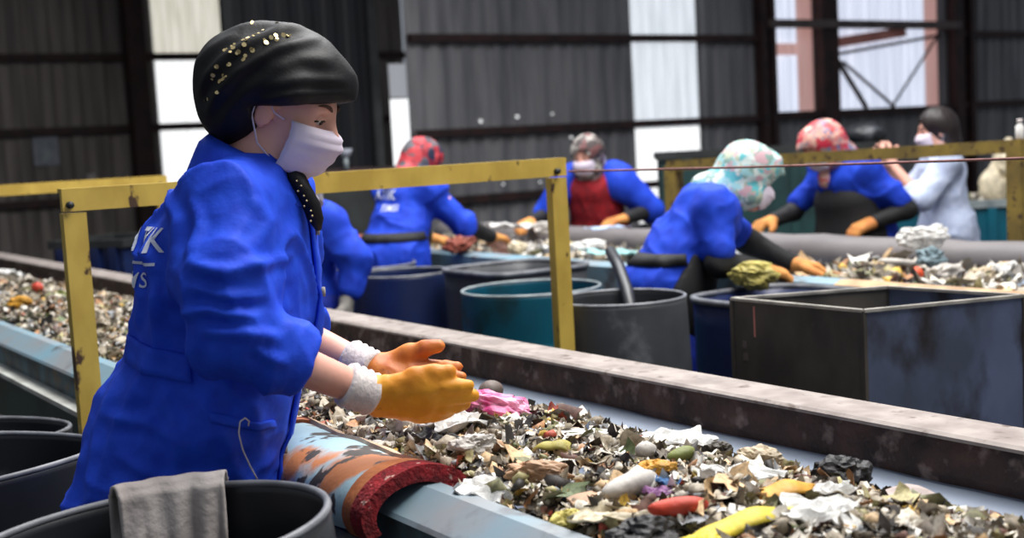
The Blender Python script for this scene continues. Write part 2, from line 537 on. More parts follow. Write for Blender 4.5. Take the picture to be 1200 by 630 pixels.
def nets(vol, lo, res):
    s = vol < 0
    n = np.array(vol.shape)
    c = s[:-1, :-1, :-1].astype(np.int8)
    tot = np.zeros(n - 1, np.int8)
    for a in (0, 1):
        for b in (0, 1):
            for d in (0, 1):
                tot += s[a:n[0] - 1 + a, b:n[1] - 1 + b, d:n[2] - 1 + d]
    act = (tot > 0) & (tot < 8)
    I = np.argwhere(act)
    idx = -np.ones(n - 1, np.int64)
    idx[act] = np.arange(len(I))
    acc = np.zeros((len(I), 3))
    cnt = np.zeros(len(I))
    cor = [(a, b, d) for a in (0, 1) for b in (0, 1) for d in (0, 1)]
    val = {q: vol[I[:, 0] + q[0], I[:, 1] + q[1], I[:, 2] + q[2]] for q in cor}
    for q in cor:
        for ax in range(3):
            if q[ax] == 0:
                r = list(q)
                r[ax] = 1
                r = tuple(r)
                v0, v1 = val[q], val[r]
                x = (v0 < 0) != (v1 < 0)
                t = np.where(x, v0 / np.where(x, v0 - v1, 1), 0)
                p = np.tile(np.array(q, float), (len(I), 1))
                p[:, ax] += t
                acc[x] += p[x]
                cnt[x] += 1
    P = lo + res * (I + acc / np.maximum(cnt, 1)[:, None])
    quads = []
    for ax in range(3):
        b, c2 = (ax + 1) % 3, (ax + 2) % 3
        sl0 = [slice(None)] * 3
        sl1 = [slice(None)] * 3
        sl0[ax], sl1[ax] = slice(0, -1), slice(1, None)
        E = np.argwhere(s[tuple(sl0)] != s[tuple(sl1)])
        ok = (E[:, b] > 0) & (E[:, c2] > 0) & (E[:, b] < n[b] - 1) & (E[:, c2] < n[c2] - 1)
        E = E[ok]
        inside = s[E[:, 0], E[:, 1], E[:, 2]]
        def g(db, dc):
            J = E.copy()
            J[:, b] += db
            J[:, c2] += dc
            return idx[J[:, 0], J[:, 1], J[:, 2]]
        q = np.stack([g(-1, -1), g(0, -1), g(0, 0), g(-1, 0)], 1)
        q[~inside] = q[~inside][:, ::-1]
        quads.append(q)
    Q = np.concatenate(quads)
    return P, Q

def relax(P, Q, it=2, f=0.5):
    for _ in range(it):
        S = np.zeros_like(P)
        C = np.zeros(len(P))
        for i in range(4):
            a, b = Q[:, i], Q[:, (i + 1) % 4]
            np.add.at(S, a, P[b])
            np.add.at(C, a, 1)
            np.add.at(S, b, P[a])
            np.add.at(C, b, 1)
        P = P + f * (S / np.maximum(C, 1)[:, None] - P)
    return P

def normals(P, Q):
    nf = np.cross(P[Q[:, 2]] - P[Q[:, 0]], P[Q[:, 3]] - P[Q[:, 1]])
    N = np.zeros_like(P)
    for i in range(4):
        np.add.at(N, Q[:, i], nf)
    return N / (np.linalg.norm(N, axis=1)[:, None] + 1e-12)

def quad_mesh(name, P, Q):
    me = bpy.data.meshes.new(name)
    me.vertices.add(len(P))
    me.vertices.foreach_set('co', P.astype(np.float32).ravel())
    me.loops.add(Q.size)
    me.loops.foreach_set('vertex_index', Q.astype(np.int32).ravel())
    me.polygons.add(len(Q))
    me.polygons.foreach_set('loop_start', (np.arange(len(Q)) * 4).astype(np.int32))
    me.polygons.foreach_set('use_smooth', np.ones(len(Q), bool))
    me.update(calc_edges=True)
    me.validate()
    return me

def blob(name, prims, res, m, parent=None, k=0.03, cuts=(), it=1, disp=None, loc=(0, 0, 0), rot=(0, 0, 0)):
    P, Q = surface(prims, res, k, cuts)
    P = relax(P, Q, it)
    if disp is not None:
        N = normals(P, Q)
        P = P + N * disp(P, N)[:, None]
    return obj(name, quad_mesh(name, P, Q), m, parent, loc, rot)

def drape(amp, sc, st=(1, 1, 1), seed=0):
    """sharper creases, running crosswise"""
    S = np.array(st, float) * sc
    def f(P, N):
        w = np.stack([noise3(P * sc * 0.6 + 31, seed + 5), noise3(P * sc * 0.6 + 57, seed + 6), noise3(P * sc * 0.6 + 83, seed + 7)], 1)
        Q = P * S + w * 0.55
        n1, n2 = noise3(Q, seed), noise3(Q * 1.9 + 5, seed + 1)
        return amp * ((1 - np.abs(n1)) ** 4 * 1.5 - 0.4 + 0.45 * ((1 - np.abs(n2)) ** 3 - 0.3) + 0.25 * noise3(P * sc * 4, seed + 2))
    return f

def cloth(amp, sc, st=(1, 1, 1), seed=0):
    """soft random folds"""
    S = np.array(st, float) * sc
    def f(P, N):
        n1 = noise3(P * S, seed)
        n2 = noise3(P * S * 2.1 + 5, seed + 1)
        return amp * ((1 - np.abs(n1) * 2) * 0.6 + 0.4 * n2)
    return f

def folds(lines, base=None, x0=0.03):
    """lines: ((y, z) polyline, width, height): raised creases on the side of positive x"""
    def f(P, N):
        o = base(P, N) if base else np.zeros(len(P))
        side = np.clip((P[:, 0] - x0) / 0.05, 0, 1)
        for (pts, w, h) in lines:
            pts = np.array(pts, float)
            L_ = np.concatenate([[0], np.cumsum(np.linalg.norm(np.diff(pts, axis=0), axis=1))])
            best, bt = np.full(len(P), 9.0), np.zeros(len(P))
            for k in range(len(pts) - 1):
                a, ab = pts[k], pts[k + 1] - pts[k]
                t = np.clip(((P[:, 1:] - a) @ ab) / (ab @ ab), 0, 1)
                d = np.linalg.norm(P[:, 1:] - a - t[:, None] * ab, axis=1)
                m = d < best
                best[m] = d[m]
                bt[m] = (L_[k] + t[m] * (L_[k + 1] - L_[k])) / L_[-1]
            tap = np.clip(np.minimum(bt, 1 - bt) * 5, 0.0, 1) ** 0.7
            o = o + side * h * tap * (np.exp(-(best / w) ** 2) - 0.22 * np.exp(-((best - 2.1 * w) / w) ** 2))
        return o
    return f

def bvh_of(o):
    me = o.data
    return BVHTree.FromPolygons([v.co[:] for v in me.vertices], [p.vertices[:] for p in me.polygons])

def basis(f, up=(0, 0, 1)):
    f = np.array(f, float) / np.linalg.norm(f)
    r = np.cross(f, up)
    r /= np.linalg.norm(r)
    u = np.cross(r, f)
    return np.stack([r, f, u], 1)      # columns right, forward, up

# ------------------------------------------------------------------ the hall
XW, XL = -14.27, -21.40

def corrugated(name, x, spans, m, pitch=0.24, depth=0.035, nx=1.0):
    """trapezoid sheet in the plane x = const; spans of (y0, y1, z0, z1)"""
    mb = MB()
    for (y0, y1, z0, z1) in spans:
        pr = []
        y = y0
        while y < y1 - 1e-6:
            for (fr, dp) in ((0, 0), (0.38, 0), (0.5, 1), (0.88, 1)):
                yy = y + fr * pitch
                if yy <= y1:
                    pr.append((yy, dp * depth))
            y += pitch
        pr.append((y1, 0))
        V, F = [], []
        for (yy, dp) in pr:
            V += [(x + dp, yy, z0), (x + dp, yy, z1), (x + dp - 0.012, yy, z0), (x + dp - 0.012, yy, z1)]
        for i in range(len(pr) - 1):
            a, b = 4 * i, 4 * i + 4
            F += [(a, b, b + 1, a + 1), (a + 2, a + 3, b + 3, b + 2), (a + 1, b + 1, b + 3, a + 3), (a, a + 2, b + 2, b)]
        F += [(0, 1, 3, 2), (4 * len(pr) - 4, 4 * len(pr) - 2, 4 * len(pr) - 1, 4 * len(pr) - 3)]
        mb.add(V, F)
    return tag(mb.build(name, m), kind='structure')

tag(MB().box((-23, -8, -0.1), (3, 27, 0)).build('floor', M['floor']), kind='structure')
tag(MB().box((-23, -8, 6.4), (-9.8, 27, 6.5)).build('ceiling', M['roof']), kind='structure')
wm = corrugated('wall_back', XW, [(8.04, 11.70, 0, 6.4), (12.94, 14.38, 0, 6.4), (14.38, 26.9, 0, 1.72), (15.38, 15.76, 1.72, 6.4),
                                   (18.42, 26.9, 1.72, 6.4), (11.70, 12.94, 5.2, 6.4)], M['wall_main'])
wf = corrugated('wall_left', XL, [(-7.9, 7.21, 0, 6.4), (8.60, 12.0, 0, 6.4), (7.21, 8.60, 5.4, 6.4), (7.21, 8.60, 0, 0.9)], M['wall_far'], 0.42, 0.05)

# daylight showing through fixing holes in the sheet
for (y, z, r_) in ((9.08, 1.80, 0.022), (9.66, 1.84, 0.022), (10.54, 1.53, 0.018), (10.24, 1.86, 0.014), (9.38, 0.96, 0.014), (9.98, 0.95, 0.014)):
    mb = MB().tube([(XW + 0.034, y, z), (XW + 0.042, y, z)], r_, 12)
    mb.build('nail_hole', M['pane_b'], wm)
wn = [0]
def window(x, y0, y1, z0, z1, m, pitch=0.2, depth=0.03):
    wn[0] += 1
    return corrugated('window_%d' % wn[0], x, [(y0, y1, z0, z1)], m, pitch, depth)
window(XL, 7.22, 8.59, 3.27, 5.4, M['pane_a'], 0.27)
window(XL, 7.22, 8.59, 2.10, 3.25, M['pane_b'], 0.27)
window(XL, 7.22, 8.59, 0.9, 2.08, M['pane_b'], 0.27)
window(XW, 11.71, 12.93, 2.88, 5.2, M['pane_c'], 0.21)
window(XW, 11.71, 12.93, 1.62, 2.86, M['pane_c'], 0.21)
window(XW, 11.71, 12.93, 0.25, 1.60, M['pane_b'], 0.21)
window(XW, 7.78, 8.03, 1.05, 2.12, M['pane_b'], 0.25, 0.004)
window(XW, 7.78, 8.03, 2.14, 2.56, M['pane_e'], 0.25, 0.004)
window(XW, 14.40, 15.02, 1.74, 3.1, M['pane_d'], 0.16)
window(XW, 14.40, 15.02, 3.12, 5.6, M['pane_d'], 0.16)
window(XW, 15.78, 18.05, 1.74, 3.1, M['pane_d'], 0.19)
window(XW, 15.78, 18.05, 3.12, 5.6, M['pane_d'], 0.19)

tn = [0]
def trim(a, b, m):
    tn[0] += 1
    return tag(MB().box(a, b).build('trim_%d' % tn[0], m), kind='structure')
# girts of the back wall, of the far left wall, columns, window jambs
for z in (0.80, 1.67, 2.87, 4.1, 5.3):
    trim((XW + 0.05, 8.04, z - 0.05), (XW + 0.16, 14.2, z + 0.05), M['girt'])
for z in (1.74, 2.95, 4.1, 5.3):
    trim((XW + 0.05, 18.7, z - 0.05), (XW + 0.16, 26.9, z + 0.05), M['girt'])
trim((XW + 0.05, 14.2, 1.64), (XW + 0.18, 18.7, 1.75), M['girt'])
trim((XW + 0.16, 14.2, 3.02), (XW + 0.30, 18.7, 3.14), M['beam_grey'])
for z in (0.95, 2.09, 3.26, 4.5):
    trim((XL + 0.07, -7.9, z - 0.06), (XL + 0.2, 12.0, z + 0.06), M['girt'])
for (y0, y1) in ((14.06, 14.18), (14.26, 14.36), (15.38, 15.74), (18.62, 18.86), (19.05, 19.16)):
    trim((XW + 0.05, y0, 0), (XW + 0.22, y1, 6.4), M['girt'])
trim((XL + 0.21, 6.62, 0), (XL + 0.52, 6.92, 6.4), M['girt'])
window(XW, 15.03, 15.37, 1.75, 6.0, M['jamb_glow'], 0.34, 0.004)  # left jamb, built as a glowing sheet to look backlit
window(XW, 18.06, 18.41, 1.75, 6.0, M['jamb_glow'], 0.35, 0.004)  # right jamb, with the same added glow
window(XW + 0.05, 14.40, 15.02, 2.62, 2.80, M['jamb_glow'], 0.16)  # salmon crosspiece, glow added as on the jambs

def bar_trim(p, q, w, m):
    tn[0] += 1
    return tag(MB().bar(p, q, w).build('trim_%d' % tn[0], m), kind='structure')
bar_trim((XW + 0.1, 15.76, 2.80), (XW + 0.1, 17.4, 2.98), 0.16, M['jamb'])
bar_trim((XW + 0.14, 15.76, 2.62), (XW + 0.14, 18.3, 2.92), 0.05, M['girt'])
bar_trim((XW + 0.12, 15.78, 2.55), (XW + 0.12, 16.45, 1.76), 0.06, M['girt'])
bar_trim((XW + 0.14, 15.9, 2.5), (XW + 0.14, 17.1, 1.76), 0.04, M['beam_grey'])
# the zigzag rod brace across the window
mb = MB()
zz = []
for i in range(25):
    t = i / 24
    zz.append((XW + 0.13 + 0.0 * t, 18.25 - 1.2 * t + (0.035 if i % 2 else -0.035), 2.90 - 1.15 * t + (0.03 if i % 2 else -0.03)))
mb.tube(zz, 0.022, 6)
tn[0] += 1
tag(mb.build('trim_%d' % tn[0], M['girt']), kind='structure')
# sliding door, half way along the opening
d1 = corrugated('door_1', XW - 0.25, [(5.72, 7.74, 0, 6.3)], M['door_dark'], 0.3, 0.02)
dr = MB()
for (a, b) in (((5.72, 0.05), (5.84, 6.3)), ((7.62, 0.05), (7.74, 6.3))):
    dr.box((XW - 0.22, a[0], a[1]), (XW - 0.17, b[0], b[1]))
dr.build('door_frame', M['dark_steel'], d1)

# ------------------------------------------------------------------ the front conveyor
NY, FY = 1.02, 1.83
conv = empty('sorting_conveyor', (-5.0, 1.43, 0))
tag(conv, 'long front sorting conveyor with pale blue near rim and dark brown far rim', 'conveyor')
CX = (5.0, -1.43, 0)
def on(mb, name, m, parent=conv, loc=CX):
    return mb.build(name, m, parent, loc)
X0, X1 = -11.0, -0.2
b = MB()
bp = [(1.0, 0.80), (1.05, 0.83), (1.15, 0.815), (1.45, 0.80), (1.72, 0.815), (1.80, 0.825), (1.835, 0.835), (1.835, 0.79), (1.0, 0.77)]
b.prism_x(bp, X0, X1, 1)
autosmooth(on(b, 'belt', M['belt']), 50)
b = MB()
b.box((X0, FY - 0.005, 0.805), (X1, FY + 0.035, 0.905))
def rough_face(p):
    return p
# far rim: a grimy skirting under a cap paled by dust and painted-in overhead light
V = []
nx = 160
prof = [(FY, 0.912), (FY - 0.004, 0.88), (FY - 0.008, 0.85), (FY, 0.822), (FY + 0.04, 0.80), (FY + 0.118, 0.80), (FY + 0.118, 0.912)]
b = MB()
def jag(p):
    if p[1] < FY + 0.02:
        k = noise3(np.array([[p[0] * 9, p[2] * 30, 1.7]]))[0]
        return (p[0], p[1] + 0.006 * k, p[2] + (0.006 * k if p[2] < 0.85 else 0))
    return p
b.prism_x(prof, X0, X1, nx, jag)
recalc(on(b, 'skirting', M['rim_face']))
b = MB()
b.prism_x([(FY - 0.006, 0.910), (FY - 0.006, 0.916), (FY + 0.002, 0.921), (FY + 0.112, 0.922), (FY + 0.12, 0.914), (FY + 0.12, 0.910)], X0, X1, 1)
tag(recalc(on(b, 'cap_plate', M['rim_top_lit'])), 'dusty beige cap plate, paled as if lit from above')
# near rim
b = MB()
b.prism_x([(NY + 0.015, 0.80), (NY + 0.015, 0.90), (NY, 0.92), (NY - 0.03, 0.92), (NY - 0.085, 0.885), (NY - 0.09, 0.878), (NY - 0.07, 0.874), (NY - 0.03, 0.905), (NY, 0.80)], X0, X1, 1)
recalc(on(b, 'near_rim', M['blue_steel']))
b = MB()
b.box((X0, NY - 0.085, 0.812), (X1, NY - 0.07, 0.88))
on(b, 'side_plate', M['blue_side'])
b = MB()
b.box((X0, NY - 0.135, 0.798), (X1, NY - 0.07, 0.812))
on(b, 'flange', M['flange'])
b = MB()
b.box((X0, NY - 0.06, 0.60), (X1, NY - 0.045, 0.80)).box((X0, FY + 0.06, 0.60), (X1, FY + 0.075, 0.80))
on(b, 'frame_channel', M['green_steel'])
for x in (-10.4, -8.4, -6.4, -4.4, -2.5, -0.6):
    for y in (NY - 0.05, FY + 0.06):
        on(MB().box((x - 0.04, y - 0.03, 0), (x + 0.04, y + 0.03, 0.61)), 'leg', M['dark_steel'])
for i in range(9):
    x = X0 + 0.7 + i * 1.22
    r = MB().tube([(x, NY, 0.72), (x, FY, 0.72)], 0.045, 12)
    on(r, 'roller', M['dark_steel'])

# ------------------------------------------------------------------ the second conveyor
c2 = empty('sorting_conveyor', (-5.5, 4.0, 0))
tag(c2, 'second sorting conveyor behind the drums with thick grey far roll', 'conveyor')
C2 = (5.5, -4.0, 0)
A0, A1 = -7.6, 0.5
b = MB().prism_x([(3.52, 0.84), (3.7, 0.82), (4.0, 0.81), (4.3, 0.82), (4.42, 0.84), (4.42, 0.78), (3.52, 0.78)], A0, A1)
recalc(on(b, 'belt', M['belt'], c2, C2))
b = MB().prism_x([(3.46, 0.905), (3.50, 0.92), (3.56, 0.915), (3.56, 0.80), (3.46, 0.80)], A0, -3.15)
recalc(on(b, 'near_rim', M['blue_steel'], c2, C2))
b = MB().prism_x([(3.46, 0.905), (3.50, 0.92), (3.56, 0.915), (3.56, 0.80), (3.46, 0.80)], -3.149, A1)
tag(recalc(on(b, 'near_edge', M['tan_edge'], c2, C2)), 'tan wooden near edge')
b = MB()
b.tube([(A0 + i * (A1 - A0) / 40, 4.50 + 0.006 * math.sin(i * 1.7), 0.885 + 0.006 * math.sin(i * 2.3)) for i in range(41)], 0.085, 16)
on(b, 'roll', M['roll_rim'], c2, C2)
b = MB().box((A0, 3.48, 0.58), (A1, 3.50, 0.80)).box((A0, 4.44, 0.58), (A1, 4.46, 0.80)).box((A0, 3.5, 0.765), (A1, 4.44, 0.78))
on(b, 'frame_channel', M['dark_steel'], c2, C2)
for x in (-7.3, -4.9, -2.6, -0.6):
    for y in (3.49, 4.45):
        on(MB().box((x - 0.04, y - 0.03, 0), (x + 0.04, y + 0.03, 0.6)), 'leg', M['dark_steel'], c2, C2)

# ------------------------------------------------------------------ yellow bridge frames
def gate(label, x, y0, y1, top, w, m, base=0.0, lean=0.0, group=None):
    t = empty('guard_frame', (x, y0, 0))
    tag(t, label, 'guard frame', group)
    for y in (y0, y1):
        p = MB().box((-0.026, y - y0 - w / 2, base), (0.008, y - y0 + w / 2, top - w * 0.9))
        p.box((-0.09, y - y0 - 0.09, base), (0.09, y - y0 + 0.09, base + 0.012))
        p.build('post', m, t)
    r = MB().box((-0.01, -w / 2, top - w * 0.82), (0.01, y1 - y0 + w / 2, top)).box((-w * 0.5, -w / 2, top), (0.01, y1 - y0 + w / 2, top + 0.01))
    r.build('top_rail', m, t)
    for y in (0.0, y1 - y0):
        MB().tube([(0.008, y - 0.012, top - 0.03), (0.024, y - 0.012, top - 0.03)], 0.009, 8).build('bolt', M['dark_steel'], t)
    return t
gate('yellow steel frame spanning the front belt, behind the woman in black headscarf', -3.2, 0.848, 2.31, 1.405, 0.056, M['yellow'])
gate('yellow rail frame further along the belt, ending behind the shoulder in blue', -6.0, 0.55, 2.01, 1.40, 0.048, M['yellow'])

# gate behind the second belt
t = empty('guard_frame', (-5.46, 4.74, 0))
tag(t, 'dull yellow guard rail beyond the second belt, between pale window panel and picture edge', 'guard frame')
pa, pb = Vector((0, 0, 0)), Vector((2.18, 0.0, 0))
for (q, z, w) in ((pa, 1.30, 0.075), (pb, 1.36, 0.07)):
    MB().bar(q, q + Vector((0, 0, z)), w, w).build('post', M['yellow_old'], t)
MB().bar(pb + Vector((-0.16, 0.35, 0)), pb + Vector((-0.16, 0.35, 1.36)), 0.07).build('post', M['yellow_old'], t)
MB().bar(pa + Vector((-0.03, 0, 1.30)), pb + Vector((0.03, 0, 1.345)), 0.05, 0.055).build('top_rail', M['yellow_old'], t)
MB().bar(pb + Vector((0, 0.03, 1.33)), pb + Vector((-0.16, 0.36, 1.33)), 0.05).build('side_rail', M['yellow_old'], t)

# slack line from the frame corner off to the side
def sag(p, q, n, s):
    p, q = Vector(p), Vector(q)
    return [p.lerp(q, i / n) - Vector((0, 0, s * 4 * (i / n) * (1 - i / n))) for i in range(n + 1)]
tag(MB().tube(sag((-3.19, 2.345, 1.372), (-0.9, 2.75, 1.375), 30, 0.006), 0.0035, 6).build('rope', M['rope']),
    'thin reddish rope stretched from the yellow frame corner to the side', 'rope')

# ------------------------------------------------------------------ drums and bins
def drum(label, loc, r, h, body, lip, ribs=(), bulge=0.0, rot=(0, 0, 0), name='open_drum', group=None, wall=0.008, sx=1.0, sy=1.0, wave=0.0):
    t = empty(name, loc)
    t.rotation_euler = rot
    tag(t, label, 'drum', group)
    def R(z):
        q = z / h
        o = r * (1 + bulge * (math.sin(PI * min(max(q, 0), 1)) - 0.0))
        for zz in ribs:
            o += 0.010 * math.exp(-((z - zz) / 0.012) ** 2)
        return o
    def wob(p, a):
        if not wave: return p
        return (p[0], p[1], p[2] + wave * (p[2] / h) ** 6 * math.sin(2 * a + 0.6))
    zs = [h * i / 60 for i in range(61)]
    prof = [(0.0, 0.0)] + [(R(z), z) for z in zs] + [(R(z) - wall, z) for z in reversed(zs[2:])] + [(0.0, zs[2])]
    mb = MB().lathe(prof, 56, sx, sy, wob)
    recalc(mb.build('drum_body', body, t))
    rr = R(h)
    ring = [(rr + 0.006 * math.cos(a) - wall / 2, h + 0.006 * math.sin(a)) for a in [2 * PI * k / 8 for k in range(8)]]
    mb = MB().lathe(ring, 56, sx, sy, wob, close=True)
    recalc(mb.build('rim_band', lip, t))
    return t

drum('teal ribbed steel drum with pale rim, standing behind yellow post', (-4.13, 2.825, 0), 0.276, 0.90, M['teal_drum'], M['rim_pale'], (0.30, 0.34, 0.61, 0.65, 0.685))
drum('dark navy plastic drum nearest the worker with red and black headscarf', (-5.80, 2.96, 0), 0.255, 0.90, M['navy_plastic'], M['plastic_lip'], bulge=0.03)
drum('navy blue drum squeezed between navy drum and grey square tub', (-5.23, 2.86, 0), 0.225, 0.90, M['navy_plastic'], M['plastic_lip'], bulge=0.06)
drum('charcoal plastic barrel with a dark pipe leaning in its mouth', (-3.25, 2.57, 0), 0.215, 0.95, M['grey_plastic'], M['plastic_lip'], bulge=0.06)
drum('black cut drum under the blue conveyor rim, half hidden by another tub', (-3.42, 0.58, 0), 0.265, 0.805, M['black_plastic'], M['plastic_lip'], bulge=0.02, wave=0.008)
drum('scuffed black drum beside the blue coat hem, open top', (-2.86, 0.50, 0), 0.27, 0.865, M['black_plastic'], M['plastic_lip'], bulge=0.02, wave=0.010)
drum('big black drum in front of the woman with a rag over its rim', (-1.672, 0.562, 0.02), 0.255, 0.94, M['black_plastic'], M['plastic_lip'], bulge=0.02, rot=(0.05, -0.055, 0))

# grey square tub and navy tub: rounded rectangular lathe
def tub(label, loc, wx, wy, h, rz, body, lip, name='square_tub', p=5.0, flare=0.04, fl=0.03):
    t = empty(name, loc, rz)
    tag(t, label, 'tub')
    def sq(P, a):
        x, y, z = P
        r = math.hypot(x, y)
        if r < 1e-6: return P
        c, s_ = x / r, y / r
        q = (abs(c) ** p + abs(s_) ** p) ** (-1 / p)
        k = 1 + flare * (z / h - 1)
        return (c * q * r * wx * k, s_ * q * r * wy * k, z)
    n = 64
    w = 0.01 / wx
    prof = [(0, 0), (1, 0)] + [(1, h * i / 10) for i in range(1, 11)] + [(1 - w, h * (1 - i / 10)) for i in range(0, 10)] + [(1 - w, 0.02), (0, 0.02)]
    recalc(MB().lathe(prof, n, 1, 1, sq).build('tub_body', body, t))
    prof = [(1.0 - w, h - 0.012), (1.0 - w, h + 0.008), (1 + fl, h + 0.008), (1 + fl, h - 0.012)]
    recalc(MB().lathe(prof, n, 1, 1, sq, close=True).build('rim_band', lip, t))
    return t
tub('charcoal square tub with worn rim behind the teal drum', (-4.70, 3.135, 0), 0.262, 0.262, 0.925, 0.0, M['grey_plastic'], M['plastic_lip'])
tub('wide navy tub with thick dark rim, left of the bare steel bin', (-3.09, 3.165, 0), 0.285, 0.25, 0.90, 0.0, M['navy_plastic'], M['plastic_lip'], p=4.0)

# open steel bin
def steel_bin():
    cs = [(-2.63, 2.48), (-2.17, 2.49), (-2.02, 2.93), (-2.435, 2.90)]
    h = 1.0
    cx = sum(c[0] for c in cs) / 4
    cy = sum(c[1] for c in cs) / 4
    t = empty('steel_bin', (cx, cy, 0))
    tag(t, 'open box-shaped bare steel bin with bright folded lip, behind the dark far rim', 'bin')
    C_ = [Vector((c[0] - cx, c[1] - cy, 0)) for c in cs]
    mats = [M['bin_dark'], M['bin_blue'], M['bin_blue'], M['bin_dark']]
    for i in range(4):
        a, b_ = C_[i], C_[(i + 1) % 4]
        mb = MB()
        mb.bar(a + Vector((0, 0, h / 2)), b_ + Vector((0, 0, h / 2)), 0.004, h)
        mb.build('side_panel', mats[i], t)
        mb = MB()
        mb.bar(a + Vector((0, 0, h)), b_ + Vector((0, 0, h)), 0.014, 0.008)
        mb.build('folded_lip', M['bin_lip'], t)
        mb = MB().bar(a, a + Vector((0, 0, h)), 0.012)
        mb.build('corner_seam', M['bin_dark'], t)
    dn = (C_[1] - C_[0]).normalized()
    nn = Vector((dn.y, -dn.x, 0))
    for (u, z0, z1, w, nm) in ((0.085, 0.90, 0.985, 0.005, 'paint_drip'), (0.045, 0.865, 0.885, 0.014, 'sticker_scrap'), (0.048, 0.83, 0.85, 0.018, 'sticker_scrap')):
        p = C_[0] + dn * u + nn * 0.003
        MB().bar(p + Vector((0, 0, z0)), p + Vector((0, 0, z1)), 0.002, w, up=dn).build(nm, M['jamb'] if nm == 'paint_drip' else M['beam_grey'], t)
    mb = MB()
    mb.add([c + Vector((0, 0, 0.03)) for c in C_] + [c + Vector((0, 0, 0.04)) for c in C_], [(0, 1, 2, 3), (7, 6, 5, 4)])
    mb.build('bottom', M['bin_dark'], t)
    return t
steel_bin()

tag(MB().tube([(-3.62, 2.83, 1.065), (-3.50, 2.77, 1.02), (-3.36, 2.69, 0.955), (-3.16, 2.56, 0.80)], 0.021, 10).build('pipe', M['black_plastic']),
    'dark pipe leaning out of the charcoal barrel', 'pipe')

# rag hanging over the rim of the near drum
def rag():
    nu, nv = 30, 40
    V, F = [], []
    for i in range(nu + 1):
        for j in range(nv + 1):
            u, v = i / nu, j / nv
            V.append((u, v))
    return V
def hanging_rag(name, label, cx, cy, r, a0, a1, ztop, lin_, lout, m, cat='rag', tilt=None):
    nu, nv = 36, 44
    V, F = [], []
    for i in range(nu + 1):
        for j in range(nv + 1):
            u, v = i / nu, j / nv
            a = a0 + (a1 - a0) * u
            L_ = lin_ + lout
            s = v * L_ - lin_
            edge = 0.012 * math.sin(u * 7 + 1)
            rr = 0.014
            if abs(s) < rr * PI / 2:
                t = s / rr
                rad, z = r + rr * math.sin(t), ztop + rr * math.cos(t) - 0.004
            else:
                sg = 1 if s > 0 else -1
                e = abs(s) - rr * PI / 2
                k = 0.5 + 0.5 * sg
                rad = r + sg * rr + sg * (0.004 + 0.010 * abs(math.sin(u * 13 + 0.8 * sg)) * min(1, e * 12))
                z = ztop - e * (1 + 0.05 * math.sin(u * 5))
            rad += 0.004 * math.sin(u * 21 + v * 3)
            V.append((rad * math.cos(a) + cx, rad * math.sin(a) + cy, z))
    for i in range(nu):
        for j in range(nv):
            k = i * (nv + 1) + j
            F.append((k, k + 1, k + nv + 2, k + nv + 1))
    me = mesh_np(name, V, F)
    o = obj(name, me, m, smooth=True)
    md = o.modifiers.new('thick', 'SOLIDIFY')
    md.thickness = 0.006
    md.offset = 0
    tag(o, label, cat)
    return o
hanging_rag('rag', 'grey beige rag draped over the big black drum rim', -1.672, 0.562, 0.25, math.radians(148), math.radians(187), 0.97, 0.12, 0.14, M['towel'])

# saddle: streaked cover bent over the near rim with a red carpet end
def saddle():
    xa, xb = -2.40, -1.80
    t = empty('rim_cover', ((xa + xb) / 2, NY - 0.04, 0.92))
    tag(t, 'rust and pale blue streaked cover bent over the near belt rim', 'cover')
    o = Vector(t.location)
    def arc(d):
        # outline over the rim, from the belt side to the outside, d = extra thickness
        pts = []
        for i in range(25):
            a = math.radians(-18 + 226 * i / 24)
            pts.append((NY - 0.045 + (0.086 + d) * math.cos(a), 0.880 + (0.058 + d) * math.sin(a)))
        return pts
    def sheet(name, x0, x1, d0, d1, m, nx=24, bumps=0.004, i0=0, i1=25):
        out, inn = arc(d1)[i0:i1], arc(d0)[i0:i1]
        pr = out + inn[::-1]
        V, F = [], []
        n = len(pr)
        for i in range(nx + 1):
            x = x0 + (x1 - x0) * i / nx
            for j, (y, z) in enumerate(pr):
                k = noise3(np.array([[x * 14, y * 14, z * 14]]))[0] * bumps if j < len(out) else 0
                V.append((x - o.x, y - o.y + k * 0.4, z - o.z + k))
        for i in range(nx):
            for j in range(n):
                F.append((i * n + j, i * n + (j + 1) % n, (i + 1) * n + (j + 1) % n, (i + 1) * n + j))
        F.append(tuple(range(n)))
        F.append(tuple(nx * n + j for j in range(n))[::-1])
        q = obj(name, mesh_np(name, V, F), m, t)
        recalc(q)
        autosmooth(q, 50)
        return q
    sheet('streaked_sheet', xa, xb - 0.005, 0.0, 0.010, M['rust_saddle'])
    tag(sheet('rust_band', xa + 0.02, xa + 0.13, 0.010, 0.016, M['rust_edge'], 8), 'orange rust band')
    sheet('rust_band', xb - 0.055, xb - 0.02, 0.010, 0.015, M['rust_edge'], 8)
    tag(sheet('dust_crust', xa + 0.01, xb - 0.05, 0.008, 0.017, M['dust_pale'], 20, 0.007, 0, 10), 'pale dust crust')
    tag(sheet('carpet_strip', xb - 0.022, xb + 0.018, -0.010, 0.017, M['red_pile'], 10, 0.008), 'red carpet strip')
    return t
saddle()

